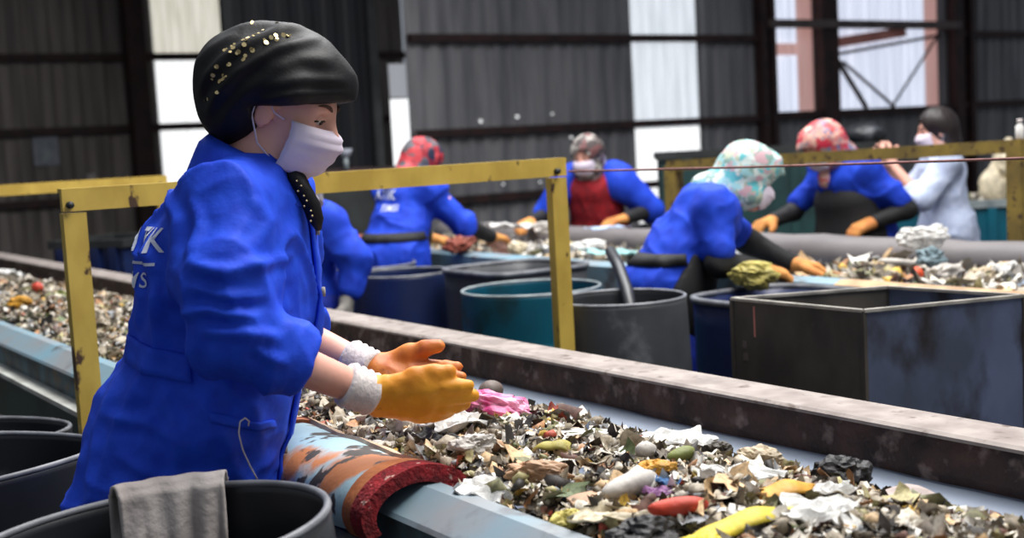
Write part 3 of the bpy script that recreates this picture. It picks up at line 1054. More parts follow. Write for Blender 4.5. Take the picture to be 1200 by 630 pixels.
# ------------------------------------------------------------------ people
def head_prims(c, B, s=0.95):
    """cranium, face, jaw, nose, brow, ears in the head's own axes (columns of B: right, forward, up)"""
    c = np.array(c, float)
    def W(x, y, z):
        return c + B @ (np.array([x, y, z]) * s)
    def E(p, r, k=0.02):
        return Ell(W(*p), np.array(r) * s, B, k)
    P = [E((0, -0.012, 0.035), (0.076, 0.096, 0.086)), E((0, 0.030, -0.040), (0.060, 0.064, 0.085), 0.03),
         E((0, 0.064, -0.098), (0.030, 0.026, 0.024), 0.03), E((0, 0.070, 0.018), (0.052, 0.022, 0.016), 0.025),
         E((0.036, 0.062, -0.032), (0.024, 0.024, 0.022), 0.025), E((-0.036, 0.062, -0.032), (0.024, 0.024, 0.022), 0.025),
         Cap(W(0, 0.090, 0.006), W(0, 0.114, -0.034), 0.0095 * s, 0.013 * s, 0.014),
         Cap(W(0.010, 0.100, -0.038), W(-0.010, 0.100, -0.038), 0.010 * s, 0.010 * s, 0.012),
         Cap(W(-0.016, 0.088, -0.066), W(0.016, 0.088, -0.066), 0.0075 * s, None, 0.008),
         Cap(W(-0.013, 0.087, -0.077), W(0.013, 0.087, -0.077), 0.0085 * s, None, 0.008)]
    for q in (1, -1):
        P.append(E((q * 0.077, -0.008, -0.018), (0.008, 0.020, 0.031), 0.008))
        P.append(Cap(W(q * 0.082, -0.018, -0.006), W(q * 0.083, -0.004, 0.010), 0.006 * s, None, 0.004))
    return P, W

def eye_sockets(W, s=0.95):
    cs = []
    for q in (1, -1):
        p = W(q * 0.031, 0.094, 0.0)
        def cut(X, Y, Z, p=p):
            return np.sqrt((X - p[0]) ** 2 + (Y - p[1]) ** 2 + (Z - p[2]) ** 2) - 0.015 * s
        cs.append(cut)
    return cs

def rotv(v, ax, a):
    v, ax = np.array(v, float), np.array(ax, float)
    ax = ax / np.linalg.norm(ax)
    return v * math.cos(a) + np.cross(ax, v) * math.sin(a) + ax * (ax @ v) * (1 - math.cos(a))

def hand_prims(w, F, Nn, side, curl=0.35, s=1.0, extra=0.0, spread=0.06, thumb=(0.55, 0.75, 0.35), curls=None, k=0.007):
    F = np.array(F, float)
    F /= np.linalg.norm(F)
    Nn = np.array(Nn, float)
    Nn -= F * (F @ Nn)
    Nn /= np.linalg.norm(Nn)
    T = np.cross(F, Nn) * side
    w = np.array(w, float)
    P = []
    off = (0.031, 0.011, -0.010, -0.029)
    fw = (0.088, 0.092, 0.087, 0.078)
    ln = (0.072, 0.080, 0.074, 0.058)
    for i in range(4):
        b = w + s * (F * fw[i] + T * off[i])
        P.append(Cap(w + s * (T * off[i] * 0.55 + F * 0.006), b, s * 0.0165 + extra, s * 0.012 + extra, 0.018))
        d = rotv(F, np.cross(Nn, F), -spread * 0) + T * (1.5 - i) * spread
        d /= np.linalg.norm(d)
        c = curl if curls is None else curls[i]
        p = b
        r = s * 0.0105 + extra
        for q, fr in enumerate((0.44, 0.31, 0.25)):
            d = rotv(d, T * side, -c * (0.8 if q == 0 else 1.0) * side) if False else (d * math.cos(c) + Nn * math.sin(c) if q == 0 else None) if False else d
            ax = np.cross(d, Nn)
            if np.linalg.norm(ax) < 1e-5: ax = T
            d = rotv(d, np.cross(F, Nn), c)
            d /= np.linalg.norm(d)
            e = p + d * ln[i] * fr * s
            P.append(Cap(p, e, r, r * 0.9, k))
            p, r = e, r * 0.9
    p = w + s * (F * 0.022 + T * 0.024)
    d = F * thumb[0] + T * thumb[1] + Nn * thumb[2]
    d /= np.linalg.norm(d)
    r = s * 0.0155 + extra
    for q, fr in enumerate((0.046, 0.034, 0.028)):
        e = p + d * fr * s
        P.append(Cap(p, e, r, r * 0.88, 0.010))
        p, r = e, r * 0.86
        d = d * 0.85 + F * 0.35
        d /= np.linalg.norm(d)
    return P

def cuff_mesh(name, a, b_, ra, rb, m, parent, n=24, wob=0.002):
    a, b_ = Vector(a), Vector(b_)
    mb = MB()
    k = 8
    mb.tube([a.lerp(b_, i / k) for i in range(k + 1)], [ra + (rb - ra) * i / k + (wob if i % 2 else -wob) for i in range(k + 1)], n)
    return mb.build(name, m, parent)

def face_mask(B, W, parent, m=None, loops=True):
    """pleated mask lying over nose and chin, with ear loops"""
    nu, nv = 28, 18
    V, F = [], []
    for i in range(nu + 1):
        u = -1 + 2 * i / nu
        th = u * math.radians(82)
        w = max(math.cos(th), 0) ** 0.75
        for j in range(nv + 1):
            v = j / nv
            # middle line from the nose bridge over the nose tip to under the chin
            fm = np.interp(v, [0, 0.16, 0.36, 0.70, 0.92, 1], [0.108, 0.124, 0.131, 0.114, 0.100, 0.084])
            um = np.interp(v, [0, 0.16, 0.36, 0.70, 0.92, 1], [-0.014, -0.026, -0.044, -0.084, -0.106, -0.113])
            fs, us = 0.026, -0.014 - 0.086 * v
            pl = 0.0013 * (1 if int(v * 9) % 2 else -1) * w
            y = fs + (fm - fs) * w + pl
            z = us + (um - us) * (w ** 1.2)
            x = (0.071 + 0.004 * math.sin(PI * v)) * math.sin(th) / math.sin(math.radians(82)) * 1.0
            V.append(W(x, y, z))
    for i in range(nu):
        for j in range(nv):
            k = i * (nv + 1) + j
            F.append((k, k + 1, k + nv + 2, k + nv + 1))
    o = obj('face_mask', mesh_np('face_mask', V, F), m or M['mask'], parent, smooth=True)
    md = o.modifiers.new('thick', 'SOLIDIFY')
    md.thickness = 0.0025
    md.offset = 0
    if loops:
        for q in (1, -1):
            pts = [W(q * 0.070, 0.030, -0.018), W(q * 0.080, 0.012, -0.012), W(q * 0.086, -0.010, 0.014), W(q * 0.087, -0.026, 0.004), W(q * 0.084, -0.026, -0.030), W(q * 0.078, -0.002, -0.075), W(q * 0.070, 0.028, -0.094)]
            MB().tube(pts, 0.0016, 6).build('ear_loop', M['mask'], o)
    return o

def eyes(W, B, parent, s=0.95):
    for q in (1, -1):
        c = W(q * 0.031, 0.0765, 0.0)
        mb = MB()
        bm = bmesh.new()
        bmesh.ops.create_uvsphere(bm, u_segments=36, v_segments=24, radius=0.0118 * s)
        mb.add([Vector(c) + v.co for v in bm.verts], [[v.index for v in f.verts] for f in bm.faces], True)
        e = mb.build('eye', M['eye'], parent)
        d = B @ np.array([0, 0.95, -0.31])
        mb = MB()
        mb.add([Vector(c + d * 0.0072 * s) + v.co * 0.58 for v in bm.verts], [[v.index for v in f.verts] for f in bm.faces], True)
        mb.build('iris', M['iris'], e)
        lid = MB()
        fv = Vector(B @ np.array([0, 1.0, 0.0]))
        uv_ = Vector(B @ np.array([0, 0.0, 1.0]))
        keep = [f for f in bm.faces if all((v.co.normalized().dot(uv_) > 0.02 - 0.25 * (1 - v.co.normalized().dot(fv))) for v in f.verts)]
        lid.add([Vector(c) + v.co * 1.10 for v in bm.verts], [[v.index for v in f.verts] for f in keep], True)
        lid.build('eyelid', M['skin'], e)
        bm.free()
        pts = [W(q * (0.016 + 0.031 * t), 0.0905 - 0.012 * t * t - 0.002, -0.001 + 0.003 * math.sin(PI * t) - 0.004 * t) for t in (0, 0.25, 0.5, 0.75, 1)]
        MB().tube(pts, [0.0012, 0.002, 0.0026, 0.0026, 0.0015], 6).build('eyelashes', M['lash'], e)
        pts = [W(q * (0.014 + 0.038 * t), 0.0945 - 0.016 * t * t, 0.021 + 0.008 * math.sin(PI * t * 0.8)) for t in (0, 0.2, 0.4, 0.6, 0.8, 1)]
        MB().tube(pts, [0.002, 0.0034, 0.0034, 0.003, 0.0024, 0.001], 6).build('eyebrow', M['brow'], parent)

def figure(label, loc, heading, J, res=0.010, group=None, palm=True):
    """one continuous body from joints given in the figure's own axes (x right, y forward, z up); heading = world angle of forward"""
    hp, ch, nk, hd = (np.array(J[k], float) for k in ('hip', 'chest', 'neck', 'head'))
    B = J['B']
    P, W = head_prims(hd, B, J.get('hs', 0.95))
    wst = (hp + ch) * 0.5
    up = (nk - ch) / np.linalg.norm(nk - ch)
    P += [Cap(nk - up * 0.04, hd + B @ np.array([0, -0.02, -0.05]), 0.056, 0.050, 0.03),
          Ell(hp, (0.155, 0.105, 0.11), None, 0.06), Cap(hp, ch, 0.095, 0.098, 0.05, 1.35),
          Cap(np.array(J['shR'], float), np.array(J['shL'], float), 0.048, None, 0.05), Cap(ch + up * 0.04, nk, 0.07, 0.052, 0.05)]
    for sd, q in (('R', 1), ('L', -1)):
        sh, el, wr = (np.array(J[k + sd], float) for k in ('sh', 'el', 'wr'))
        P += [Cap(sh, el, 0.046, 0.038, 0.03), Cap(el, wr, 0.039, 0.026, 0.02)]
        P += hand_prims(wr, *J['hand' + sd], q, s=0.95, k=0.006, **J.get('pose' + sd, dict(curl=J.get('curl', 0.35))))
        an = np.array(J['foot' + sd], float)
        kn = np.array(J['knee' + sd], float)
        P += [Cap(hp + (q * 0.085, 0, -0.04), kn, 0.085, 0.055, 0.05), Cap(kn, an + (0, 0, 0.08), 0.055, 0.038, 0.03), Cap(an + (0, -0.04, 0.045), an + (0, 0.15, 0.03), 0.042, 0.028, 0.03)]
    o = blob('person', P, res, M['skin'], k=0.02, cuts=eye_sockets(W), it=1, loc=loc, rot=(0, 0, heading - PI / 2))
    tag(o, label, 'person', group)
    return o, W, B

def legwear(J, parent, m, f=1.0):
    hp = np.array(J['hip'], float)
    P = []
    for sd, q in (('R', 1), ('L', -1)):
        kn, an = np.array(J['knee' + sd], float), np.array(J['foot' + sd], float)
        P += [Cap(hp + (q * 0.085, 0, -0.03), kn, 0.100 * f, 0.080, 0.04), Cap(kn, an + (0, 0, 0.10), 0.080, 0.075, 0.03)]
    P.append(Ell(hp + (0, 0, -0.01), (0.172 * f, 0.128 * f, 0.10), None, 0.05))
    blob('trousers', P, 0.014, m, parent, 0.05, disp=cloth(0.008, 9, (1, 1, 0.6), 3))
    for sd in 'RL':
        an = np.array(J['foot' + sd], float)
        blob('shoe', [Cap(an + (0, -0.045, 0.052), an + (0, 0.16, 0.045), 0.050, 0.040), Cap(an + (0, -0.03, 0.05), an + (0, -0.02, 0.10), 0.048)], 0.012, M['black_cloth'], parent, 0.03,
             cuts=[lambda X, Y, Z: Z - 0.004 + 0 * X])

def glove(J, sd, parent, m, cuff=None, curl=None, res=0.006, extra=0.003, curls=None, thumb=(0.55, 0.75, 0.35), disp=None, spread=0.06, s=1.0):
    q = 1 if sd == 'R' else -1
    wr, el = np.array(J['wr' + sd], float), np.array(J['el' + sd], float)
    a = (el - wr) / np.linalg.norm(el - wr)
    P = hand_prims(wr, *J['hand' + sd], q, curl=J.get('curl', 0.35) if curl is None else curl, s=s, extra=extra, curls=curls, thumb=thumb, spread=spread)
    P.append(Cap(wr + a * 0.03, wr, 0.033, 0.027, 0.015))
    g = blob('glove', P, res, m, parent, 0.008, it=1, disp=disp)
    if cuff is not None:
        cuff_mesh('cuff', wr + a * 0.062, wr + a * 0.005, 0.038, 0.036, cuff, g)
    return g

# ---- the woman in front ------------------------------------------------
HF = math.atan2(0.829, 0.557)
OF = (-2.217, 0.762, 0.0)
Bh = basis((0.14, 0.92, -0.40))
JF = dict(hip=(0, 0.02, 1.00), chest=(0, 0.10, 1.30), neck=(0, 0.16, 1.44), head=(0.0, 0.208, 1.552), B=Bh, hs=0.93,
          shR=(0.165, 0.135, 1.375), elR=(0.235, 0.140, 1.178), wrR=(0.135, 0.352, 1.052),
          shL=(-0.165, 0.150, 1.375), elL=(-0.22, 0.10, 1.150), wrL=(-0.12, 0.322, 1.052),
          handR=((-0.03, 0.96, -0.16), (-0.85, -0.1, 0.45)), handL=((0.03, 0.96, -0.22), (0.72, 0.0, 0.70)),
          poseR=dict(curls=(0.06, 0.10, 0.16, 0.24), thumb=(0.95, 0.40, 0.25), spread=0.07), poseL=dict(curls=(0.06, 0.08, 0.22, 0.40), thumb=(0.85, 0.45, 0.45), spread=0.07),
          kneeR=(0.10, -0.03, 0.52), kneeL=(-0.10, -0.03, 0.52), footR=(0.11, -0.13, 0), footL=(-0.11, -0.10, 0), curl=0.22)
F0, WF, BF = figure('woman in blue work coat and black sequinned headscarf sorting refuse with yellow gloves', OF, HF, JF, 0.0065)
eyes(WF, BF, F0, 0.93)
mk = face_mask(BF, WF, F0)
legwear(JF, F0, M['black_cloth'], 0.82)

rows = [(0.80, -0.045, 0.190, 0.215), (0.86, -0.040, 0.184, 0.212), (0.93, -0.020, 0.182, 0.208), (1.00, 0.000, 0.184, 0.202), (1.08, 0.026, 0.176, 0.188),
        (1.125, 0.055, 0.160, 0.176), (1.15, 0.066, 0.163, 0.172), (1.19, 0.076, 0.163, 0.176), (1.27, 0.088, 0.156, 0.186), (1.344, 0.097, 0.142, 0.190),
        (1.40, 0.118, 0.108, 0.160), (1.44, 0.138, 0.080, 0.105), (1.475, 0.146, 0.064, 0.080)]
sl = [Cap((0.150, 0.130, 1.385), (0.212, 0.130, 1.265), 0.078, 0.074, 0.05), Cap((0.212, 0.130, 1.265), (0.235, 0.138, 1.180), 0.074, 0.062, 0.03),
      Cap((0.235, 0.138, 1.180), (0.175, 0.270, 1.102), 0.060, 0.056, 0.03),
      Cap((-0.150, 0.145, 1.385), (-0.205, 0.12, 1.250), 0.076, 0.074, 0.05), Cap((-0.205, 0.12, 1.250), (-0.22, 0.11, 1.155), 0.074, 0.062, 0.03),
      Cap((-0.22, 0.11, 1.155), (-0.165, 0.235, 1.098), 0.060, 0.054, 0.03)]
def sleeve_end(el, wr, t):
    el, wr = np.array(el, float), np.array(wr, float)
    d = (wr - el) / np.linalg.norm(wr - el)
    c = el + (wr - el) * t
    def cut(X, Y, Z):
        return np.maximum(-((X - c[0]) * d[0] + (Y - c[1]) * d[1] + (Z - c[2]) * d[2]), np.sqrt((X - c[0]) ** 2 + (Y - c[1]) ** 2 + (Z - c[2]) ** 2) - 0.11)
    return cut
FL = [([(0.088, 1.300), (0.15, 1.288), (0.225, 1.298)], 0.008, 0.010), ([(0.09, 1.275), (0.14, 1.252), (0.20, 1.246)], 0.008, 0.008),
      ([(0.085, 1.405), (0.10, 1.36), (0.085, 1.31)], 0.010, 0.008), ([(0.18, 1.40), (0.20, 1.36), (0.19, 1.32)], 0.010, 0.006),
      ([(0.06, 1.225), (0.12, 1.232), (0.19, 1.212)], 0.008, 0.009), ([(0.10, 1.200), (0.17, 1.192), (0.225, 1.172)], 0.008, 0.008),
      ([(0.18, 1.175), (0.20, 1.15), (0.23, 1.135)], 0.007, 0.006), ([(0.02, 1.42), (0.06, 1.37), (0.05, 1.30), (0.03, 1.22)], 0.012, 0.010),
      ([(-0.02, 1.36), (0.0, 1.29), (0.01, 1.20)], 0.010, 0.008), ([(-0.05, 1.30), (-0.035, 1.24), (-0.05, 1.185)], 0.009, 0.008),
      ([(0.0, 1.11), (0.03, 1.02), (0.02, 0.92)], 0.011, 0.008), ([(0.06, 1.09), (0.10, 1.00), (0.12, 0.90)], 0.010, 0.006),
      ([(-0.08, 1.11), (-0.12, 1.02), (-0.13, 0.90)], 0.013, 0.010), ([(-0.11, 1.05), (-0.02, 1.04), (0.04, 1.00)], 0.009, 0.007),
      ([(-0.08, 0.99), (0.0, 0.945), (0.10, 0.935)], 0.009, 0.006), ([(-0.15, 1.00), (-0.17, 0.93), (-0.19, 0.86)], 0.010, 0.008),
      ([(0.10, 1.10), (0.14, 1.05), (0.15, 0.98)], 0.009, 0.007)]
coat = blob('coat', [Loft(rows, 0.03, 2.3), Ell((0, 0.135, 1.395), (0.135, 0.080, 0.07), None, 0.04)] + sl, 0.0065, M['coat'], F0, 0.03, it=2, disp=folds(FL, drape(0.0100, 8.5, (1, 1, 0.85), 5)),
            cuts=[lambda X, Y, Z: Z - 0.812 + 0 * X, sleeve_end(JF['elR'], JF['wrR'], 0.48), sleeve_end(JF['elL'], JF['wrL'], 0.42)])
def press(o, y, z):
    """cloth flattened where it leans on the belt rim"""
    mw = Matrix.Translation(Vector(OF)) @ Matrix.Rotation(HF - PI / 2, 4, 'Z')
    mi = mw.inverted()
    for v in o.data.vertices:
        w = mw @ v.co
        t = min(1.0, max(0.0, (z + 0.03 - w.z) / 0.03))
        if w.y > y and t > 0:
            w.y += (y - w.y) * t
            v.co = mi @ w
press(coat, 0.878, 0.925)
bv = bvh_of(coat)

def stick(name, mb, m, bvh, parent, off=0.003, thick=None):
    """lays flat shapes onto a surface: verts come as (origin, direction)"""
    pass

def onto(bvh, p, d, off):
    h, nrm, _, _ = bvh.ray_cast(Vector(p), Vector(d).normalized())
    if h is None:
        return None
    return h - Vector(d).normalized() * off

def patch(name, bvh, parent, m, grid, d, off=0.003, thick=0.003):
    """grid: rows of points outside the surface, dropped along d onto it"""
    V, F = [], []
    nr, nc = len(grid), len(grid[0])
    last = None
    for r in grid:
        for p in r:
            dd = d(p) if callable(d) else d
            q = onto(bvh, p, dd, off) or last
            last = q
            V.append(q if q is not None else Vector(p))
    for i in range(nr - 1):
        for j in range(nc - 1):
            k = i * nc + j
            F.append((k, k + 1, k + nc + 1, k + nc))
    o = obj(name, mesh_np(name, V, F), m, parent, smooth=True)
    md = o.modifiers.new('thick', 'SOLIDIFY')
    md.thickness = thick
    md.offset = 0
    return o

# waist tab with its lower edge, pocket flap, collar, placket
g = [[(0.6, -0.070 + 0.125 * u, 1.175 - 0.045 * v - 0.030 * u) for u in np.linspace(0, 1, 16)] for v in np.linspace(0, 1, 5)]
patch('waist_tab', bv, coat, M['coat'], g, lambda p: (-0.55 + 0.0, -(p[1] - 0.07) * 0.0 + 0.0, 0), 0.006, 0.006)
g = [[(0.6, 0.085 + 0.085 * u, 1.055 - 0.016 * v - 0.040 * u) for u in np.linspace(0, 1, 12)] for v in np.linspace(0, 1, 4)]
patch('pocket_flap', bv, coat, M['coat'], g, (-1, 0, 0), 0.005, 0.005)
g = [[(0.022 - 0.044 * u, 0.6, 1.40 - 0.55 * v) for u in np.linspace(0, 1, 4)] for v in np.linspace(0, 1, 40)]
patch('placket', bv, coat, M['coat'], g, (0, -1, 0), 0.006, 0.006)
bt = MB()
for z in (1.33, 1.22, 1.05, 0.94):
    h = onto(bv, (0, 0.6, z), (0, -1, 0), 0.010)
    if h:
        bt.tube([h, h + Vector((0, 0.005, 0))], 0.009, 12)
bt.build('button', M['grey_glove'], coat)

# collar: a folded band round the neck, open in front
V, F = [], []
nA, nB = 48, 9
for i in range(nA + 1):
    a = math.radians(-152 + 304 * i / nA)            # 0 = nape
    ca, sa = math.cos(a), math.sin(a)
    bk = 0.5 + 0.5 * ca
    cy, zt = 0.150, 1.432 + 0.078 * bk
    rx, ry = 0.066 + 0.006 * bk, 0.070 + 0.004 * bk
    for j in range(nB):
        t = j / (nB - 1)
        if t < 0.35:
            q = t / 0.35
            ex, dz = 0.010 * (1 - q), -0.030 * (1 - q)
        else:
            q = (t - 0.35) / 0.65
            ex, dz = 0.014 * min(1, q * 4) + (0.030 - 0.014 * (1 - bk)) * q, 0.004 * math.sin(min(1, q * 4) * PI) - 0.062 * q
        V.append((sa * (rx + ex), cy - ca * (ry + ex) - 0.004 * (1 - bk), zt + dz))
for i in range(nA):
    for j in range(nB - 1):
        k = i * nB + j
        F.append((k, k + nB, k + nB + 1, k + 1))
cl = obj('collar', mesh_np('collar', V, F), M['coat'], coat, smooth=True)
md = cl.modifiers.new('thick', 'SOLIDIFY')
md.thickness = 0.004
md.offset = 0

# printed lettering on the back, wrapped onto the cloth
def lettering(txt, size, place, bvh, parent, m, name='lettering', bold=0.012, sx=1.0, off=0.0025):
    cu = bpy.data.curves.new('t', 'FONT')
    cu.body, cu.size, cu.offset = txt, size, bold * size
    cu.align_x = 'RIGHT'
    cu.space_character = 1.14
    cu.resolution_u = 3
    to = bpy.data.objects.new('t', cu)
    COL.objects.link(to)
    dg = bpy.context.evaluated_depsgraph_get()
    me = bpy.data.meshes.new_from_object(to.evaluated_get(dg))
    bpy.data.objects.remove(to)
    bm = bmesh.new()
    bm.from_mesh(me)
    bmesh.ops.triangulate(bm, faces=bm.faces)
    bmesh.ops.subdivide_edges(bm, edges=[e for e in bm.edges if e.calc_length() > 0.012], cuts=2)
    V, F = [], []
    for v in bm.verts:
        p, d = place(v.co.x * sx, v.co.y)
        q = onto(bvh, p, d, off)
        V.append(q if q is not None else Vector(p))
    bm.verts.index_update()
    F = [[v.index for v in f.verts] for f in bm.faces]
    bm.free()
    o = obj(name, mesh_np(name, V, F), m, parent)
    return o

def back_place(z0, right):
    # u runs to the right along the back towards the near side, v up; axis of the trunk at y = 0.09
    def f(u, v):
        s = right + u                                  # arc length from the middle of the back
        a = s / 0.17
        d = Vector((math.sin(a), -math.cos(a) * 0.95, 0))
        c = Vector((0, 0.08, z0 + v - 0.10 * 0))
        return c + d * 0.6, -d
    return f
lettering('ATIK', 0.056, back_place(1.318, 0.212), bv, coat, M['white_ink'], sx=1.12, bold=0.012)
V_ = [[back_place(1.296 + 0.005 * j, 0.03)(0.168 * i / 20, 0) for i in range(21)] for j in (0, 1)]
q = MB()
pts = [[onto(bv, p, d, 0.0025) for (p, d) in r] for r in V_]
q.add([p for r in pts for p in r], [(i, i + 1, 21 + i + 1, 21 + i) for i in range(20)])
q.build('printed_line', M['white_ink'], coat)
lettering('TIMSI', 0.036, back_place(1.258, 0.175), bv, coat, M['white_ink'], sx=1.12, bold=0.006)

# loose thread on the coat front
TP = np.array([(0.222, 0.150, 1.030), (0.232, 0.158, 1.042), (0.236, 0.150, 1.050), (0.236, 0.140, 1.045), (0.236, 0.136, 1.025), (0.232, 0.140, 0.995), (0.226, 0.150, 0.965), (0.214, 0.160, 0.935)])
TT = np.linspace(0, 7, 40)
MB().tube(list(zip(*[np.interp(TT, range(8), np.convolve(np.pad(TP[:, i], 1, 'edge'), [0.2, 0.6, 0.2], 'valid')) for i in range(3)])), 0.0013, 5).build('thread', M['cuff'], coat)

# headscarf: full cap with the gathered bulge at the back, rolled bands, a tail at the throat
Bs = basis((0.10, 0.97, -0.22))
cs = np.array([0.0, 0.0, 0.0])
def brim(X, Y, Z):
    zp = 1.552 + (Y - 0.21) * -0.02 - X * 0.04
    return np.maximum(Z - zp, 0.165 + 0.9 * (1.545 - Z) * 0.25 - Y)       # below the brim plane and forward of the ear
sc = [Ell((0.0, 0.202, 1.602), (0.102, 0.126, 0.094), Bs, 0.03), Ell((0.0, 0.130, 1.598), (0.092, 0.072, 0.074), None, 0.05),
      Ell((0.0, 0.122, 1.550), (0.074, 0.058, 0.050), None, 0.04), Cap((0, 0.292, 1.574), (0, 0.25, 1.585), 0.040, 0.065, 0.04),
      Ell((0.0, 0.118, 1.528), (0.062, 0.040, 0.036), None, 0.03), Cap((0.085, 0.235, 1.567), (-0.085, 0.235, 1.567), 0.026, None, 0.04)]
BAND = [(0.285, 1.662), (0.215, 1.640), (0.150, 1.606), (0.112, 1.572), (0.085, 1.540)]
sf = [(BAND, 0.009, 0.008), ([(y - 0.018, z + 0.028) for (y, z) in BAND], 0.009, 0.007), ([(y + 0.02, z - 0.026) for (y, z) in BAND[1:]], 0.010, 0.003),
      ([(0.12, 1.69), (0.19, 1.692), (0.26, 1.683)], 0.008, 0.004), ([(0.33, 1.585), (0.26, 1.59), (0.19, 1.58)], 0.008, 0.003),
      ([(0.33, 1.565), (0.25, 1.565), (0.18, 1.558)], 0.005, 0.003), ([(0.07, 1.62), (0.10, 1.65), (0.15, 1.675)], 0.010, 0.004), ([(0.31, 1.62), (0.25, 1.625), (0.19, 1.606)], 0.010, 0.003)]
scarf = blob('headscarf', sc, 0.005, M['black_scarf'], F0, 0.03, it=2, disp=folds(sf, cloth(0.0025, 16, (1, 1, 1), 9), 0.0),
             cuts=[brim])
bs = bvh_of(scarf)
tail = MB()
tail.tube([(0.02, 0.195, 1.440), (0.045, 0.226, 1.425), (0.048, 0.240, 1.40), (0.044, 0.250, 1.375), (0.040, 0.256, 1.350), (0.036, 0.258, 1.332)], [0.015, 0.018, 0.0145, 0.016, 0.013, 0.005], 14)
tail = tail.build('scarf_tail', M['black_scarf'], scarf)
SEQ = [(0.135, 1.645), (0.150, 1.648), (0.163, 1.653), (0.175, 1.660), (0.181, 1.668), (0.181, 1.640), (0.200, 1.654), (0.215, 1.658), (0.228, 1.664), (0.210, 1.692),
       (0.176, 1.690), (0.120, 1.610), (0.131, 1.600), (0.144, 1.617), (0.164, 1.628), (0.092, 1.560), (0.122, 1.575), (0.222, 1.660), (0.206, 1.656), (0.235, 1.667),
       (0.112, 1.596), (0.155, 1.632), (0.190, 1.673), (0.126, 1.588), (0.148, 1.640)]
for i, (y, z) in enumerate(SEQ):
    for k in range(2):
        yy, zz = y + random.uniform(-0.005, 0.005), z + random.uniform(-0.005, 0.005)
        h, nrm, _, _ = bs.ray_cast(Vector((0.5, yy - 0.02, zz + 0.02)), Vector((-1, 0.04, -0.04)).normalized())
        if h is None: continue
        r = random.uniform(0.0022, 0.0046)
        a = nrm.orthogonal().normalized()
        b_ = nrm.cross(a)
        c = h + nrm * 0.0012
        tl = nrm * random.uniform(-0.002, 0.002)
        ring = [c + a * r * math.cos(t) + b_ * r * math.sin(t) + tl * math.cos(t) for t in [PI * 2 * j / 7 for j in range(7)]]
        MB().add(ring + [p - nrm * 0.001 for p in ring], [tuple(range(7)), tuple(range(13, 6, -1))] + [(j, j + 7, (j + 1) % 7 + 7, (j + 1) % 7) for j in range(7)]).build('sequin', M['gold'], scarf)
for i in range(9):
    t = i / 8
    p = (0.0625, 0.230 + 0.024 * t + 0.005 * math.sin(i * 2.2), 1.420 - 0.07 * t)
    MB().lathe([(0, -0.002), (0.003, 0), (0, 0.002)], 6, fn=lambda q, a: (q[0] + p[0], q[1] + p[1], q[2] + p[2])).build('sequin', M['gold'], scarf)

gn = cloth(0.002, 45, (1, 1, 1), 4)
g1 = glove(JF, 'R', F0, M['glove'], M['cuff'], res=0.0045, extra=0.0045, disp=gn, s=0.95, **JF['poseR'])
g2 = glove(JF, 'L', F0, M['glove_o'], M['cuff'], res=0.0045, extra=0.0035, disp=gn, s=0.95, **JF['poseL'])
g1['label'] = 'mustard yellow glove'
g2['label'] = 'orange stained glove'



# ---- the other workers --------------------------------------------------
def scarf_wrap(F, J, W, B, parent, m, open_r=(0.060, 0.085, 0.078), peak=0.0, drape=True, res=0.008, open_c=(0, 0.115, -0.022)):
    nk = np.array(J['neck'], float)
    ch = np.array(J['chest'], float)
    P = [Ell(W(0, -0.014, 0.030), (0.096, 0.118, 0.104), B, 0.02), Cap(W(0, -0.05, -0.02), W(0, -0.065, -0.09), 0.082, 0.072, 0.04),
         Cap(W(0.055, 0.02, -0.075), W(-0.055, 0.02, -0.075), 0.042, None, 0.03)]
    if drape:
        P += [Cap(W(0, -0.06, -0.08), nk * 0.8 + ch * 0.2 + (0, -0.05, 0.04), 0.072, 0.070, 0.04), Ell(nk + (0, 0.02, -0.01), (0.088, 0.088, 0.06), None, 0.04)]
    if peak:
        P.append(Cap(W(0, 0.07, 0.07), W(0, 0.07 + peak, 0.035), 0.055, 0.018, 0.04))
    c = W(*open_c)
    def cut(X, Y, Z):
        return Ell(c, open_r, B).d(X, Y, Z)
    return blob('headscarf', P, res, m, parent, 0.03, cuts=[cut], it=2, disp=cloth(0.004, 18, (1, 1, 1), 21))

def jacket(J, parent, m, sleeve=1.0, hem=None, back=0.0, name='jacket', grow=0.0, dis=0.008, fore=False):
    hp, ch, nk = (np.array(J[k], float) for k in ('hip', 'chest', 'neck'))
    g = grow
    up = (nk - ch) / np.linalg.norm(nk - ch)
    P = [Cap(hp + (0, 0, -0.01), (hp * 0.45 + ch * 0.55), 0.132 + g, 0.122 + g, 0.05, 1.28), Cap(hp * 0.45 + ch * 0.55, ch + up * 0.02, 0.122 + g, 0.126 + g, 0.05, 1.3),
         Ell(hp + (0, 0, 0.0), (0.188 + g, 0.15 + g, 0.11), None, 0.06), Cap(ch + up * 0.06, nk - up * 0.02, 0.105, 0.074, 0.05),
         Cap(np.array(J['shR'], float), np.array(J['shL'], float), 0.072, None, 0.05)]
    if hem is not None:
        P.append(Cap(hp, hp + (0, -0.01, -hem), 0.145 + g, 0.162 + g, 0.06, 1.22))
    for sd in 'RL':
        sh, el, wr = (np.array(J[k + sd], float) for k in ('sh', 'el', 'wr'))
        P += [Cap((sh * 0.8 + ch * 0.2) + (0, 0, 0.0), sh + (el - sh) * min(sleeve, 1.0), 0.074, 0.066, 0.04)]
        if sleeve > 1.0:
            P.append(Cap(el, el + (wr - el) * (sleeve - 1), 0.064, 0.052, 0.03))
    return blob(name, P, 0.010, m, parent, 0.04, it=2, disp=drape(dis * 1.3, 7.5, (1, 1, 0.9), 31))

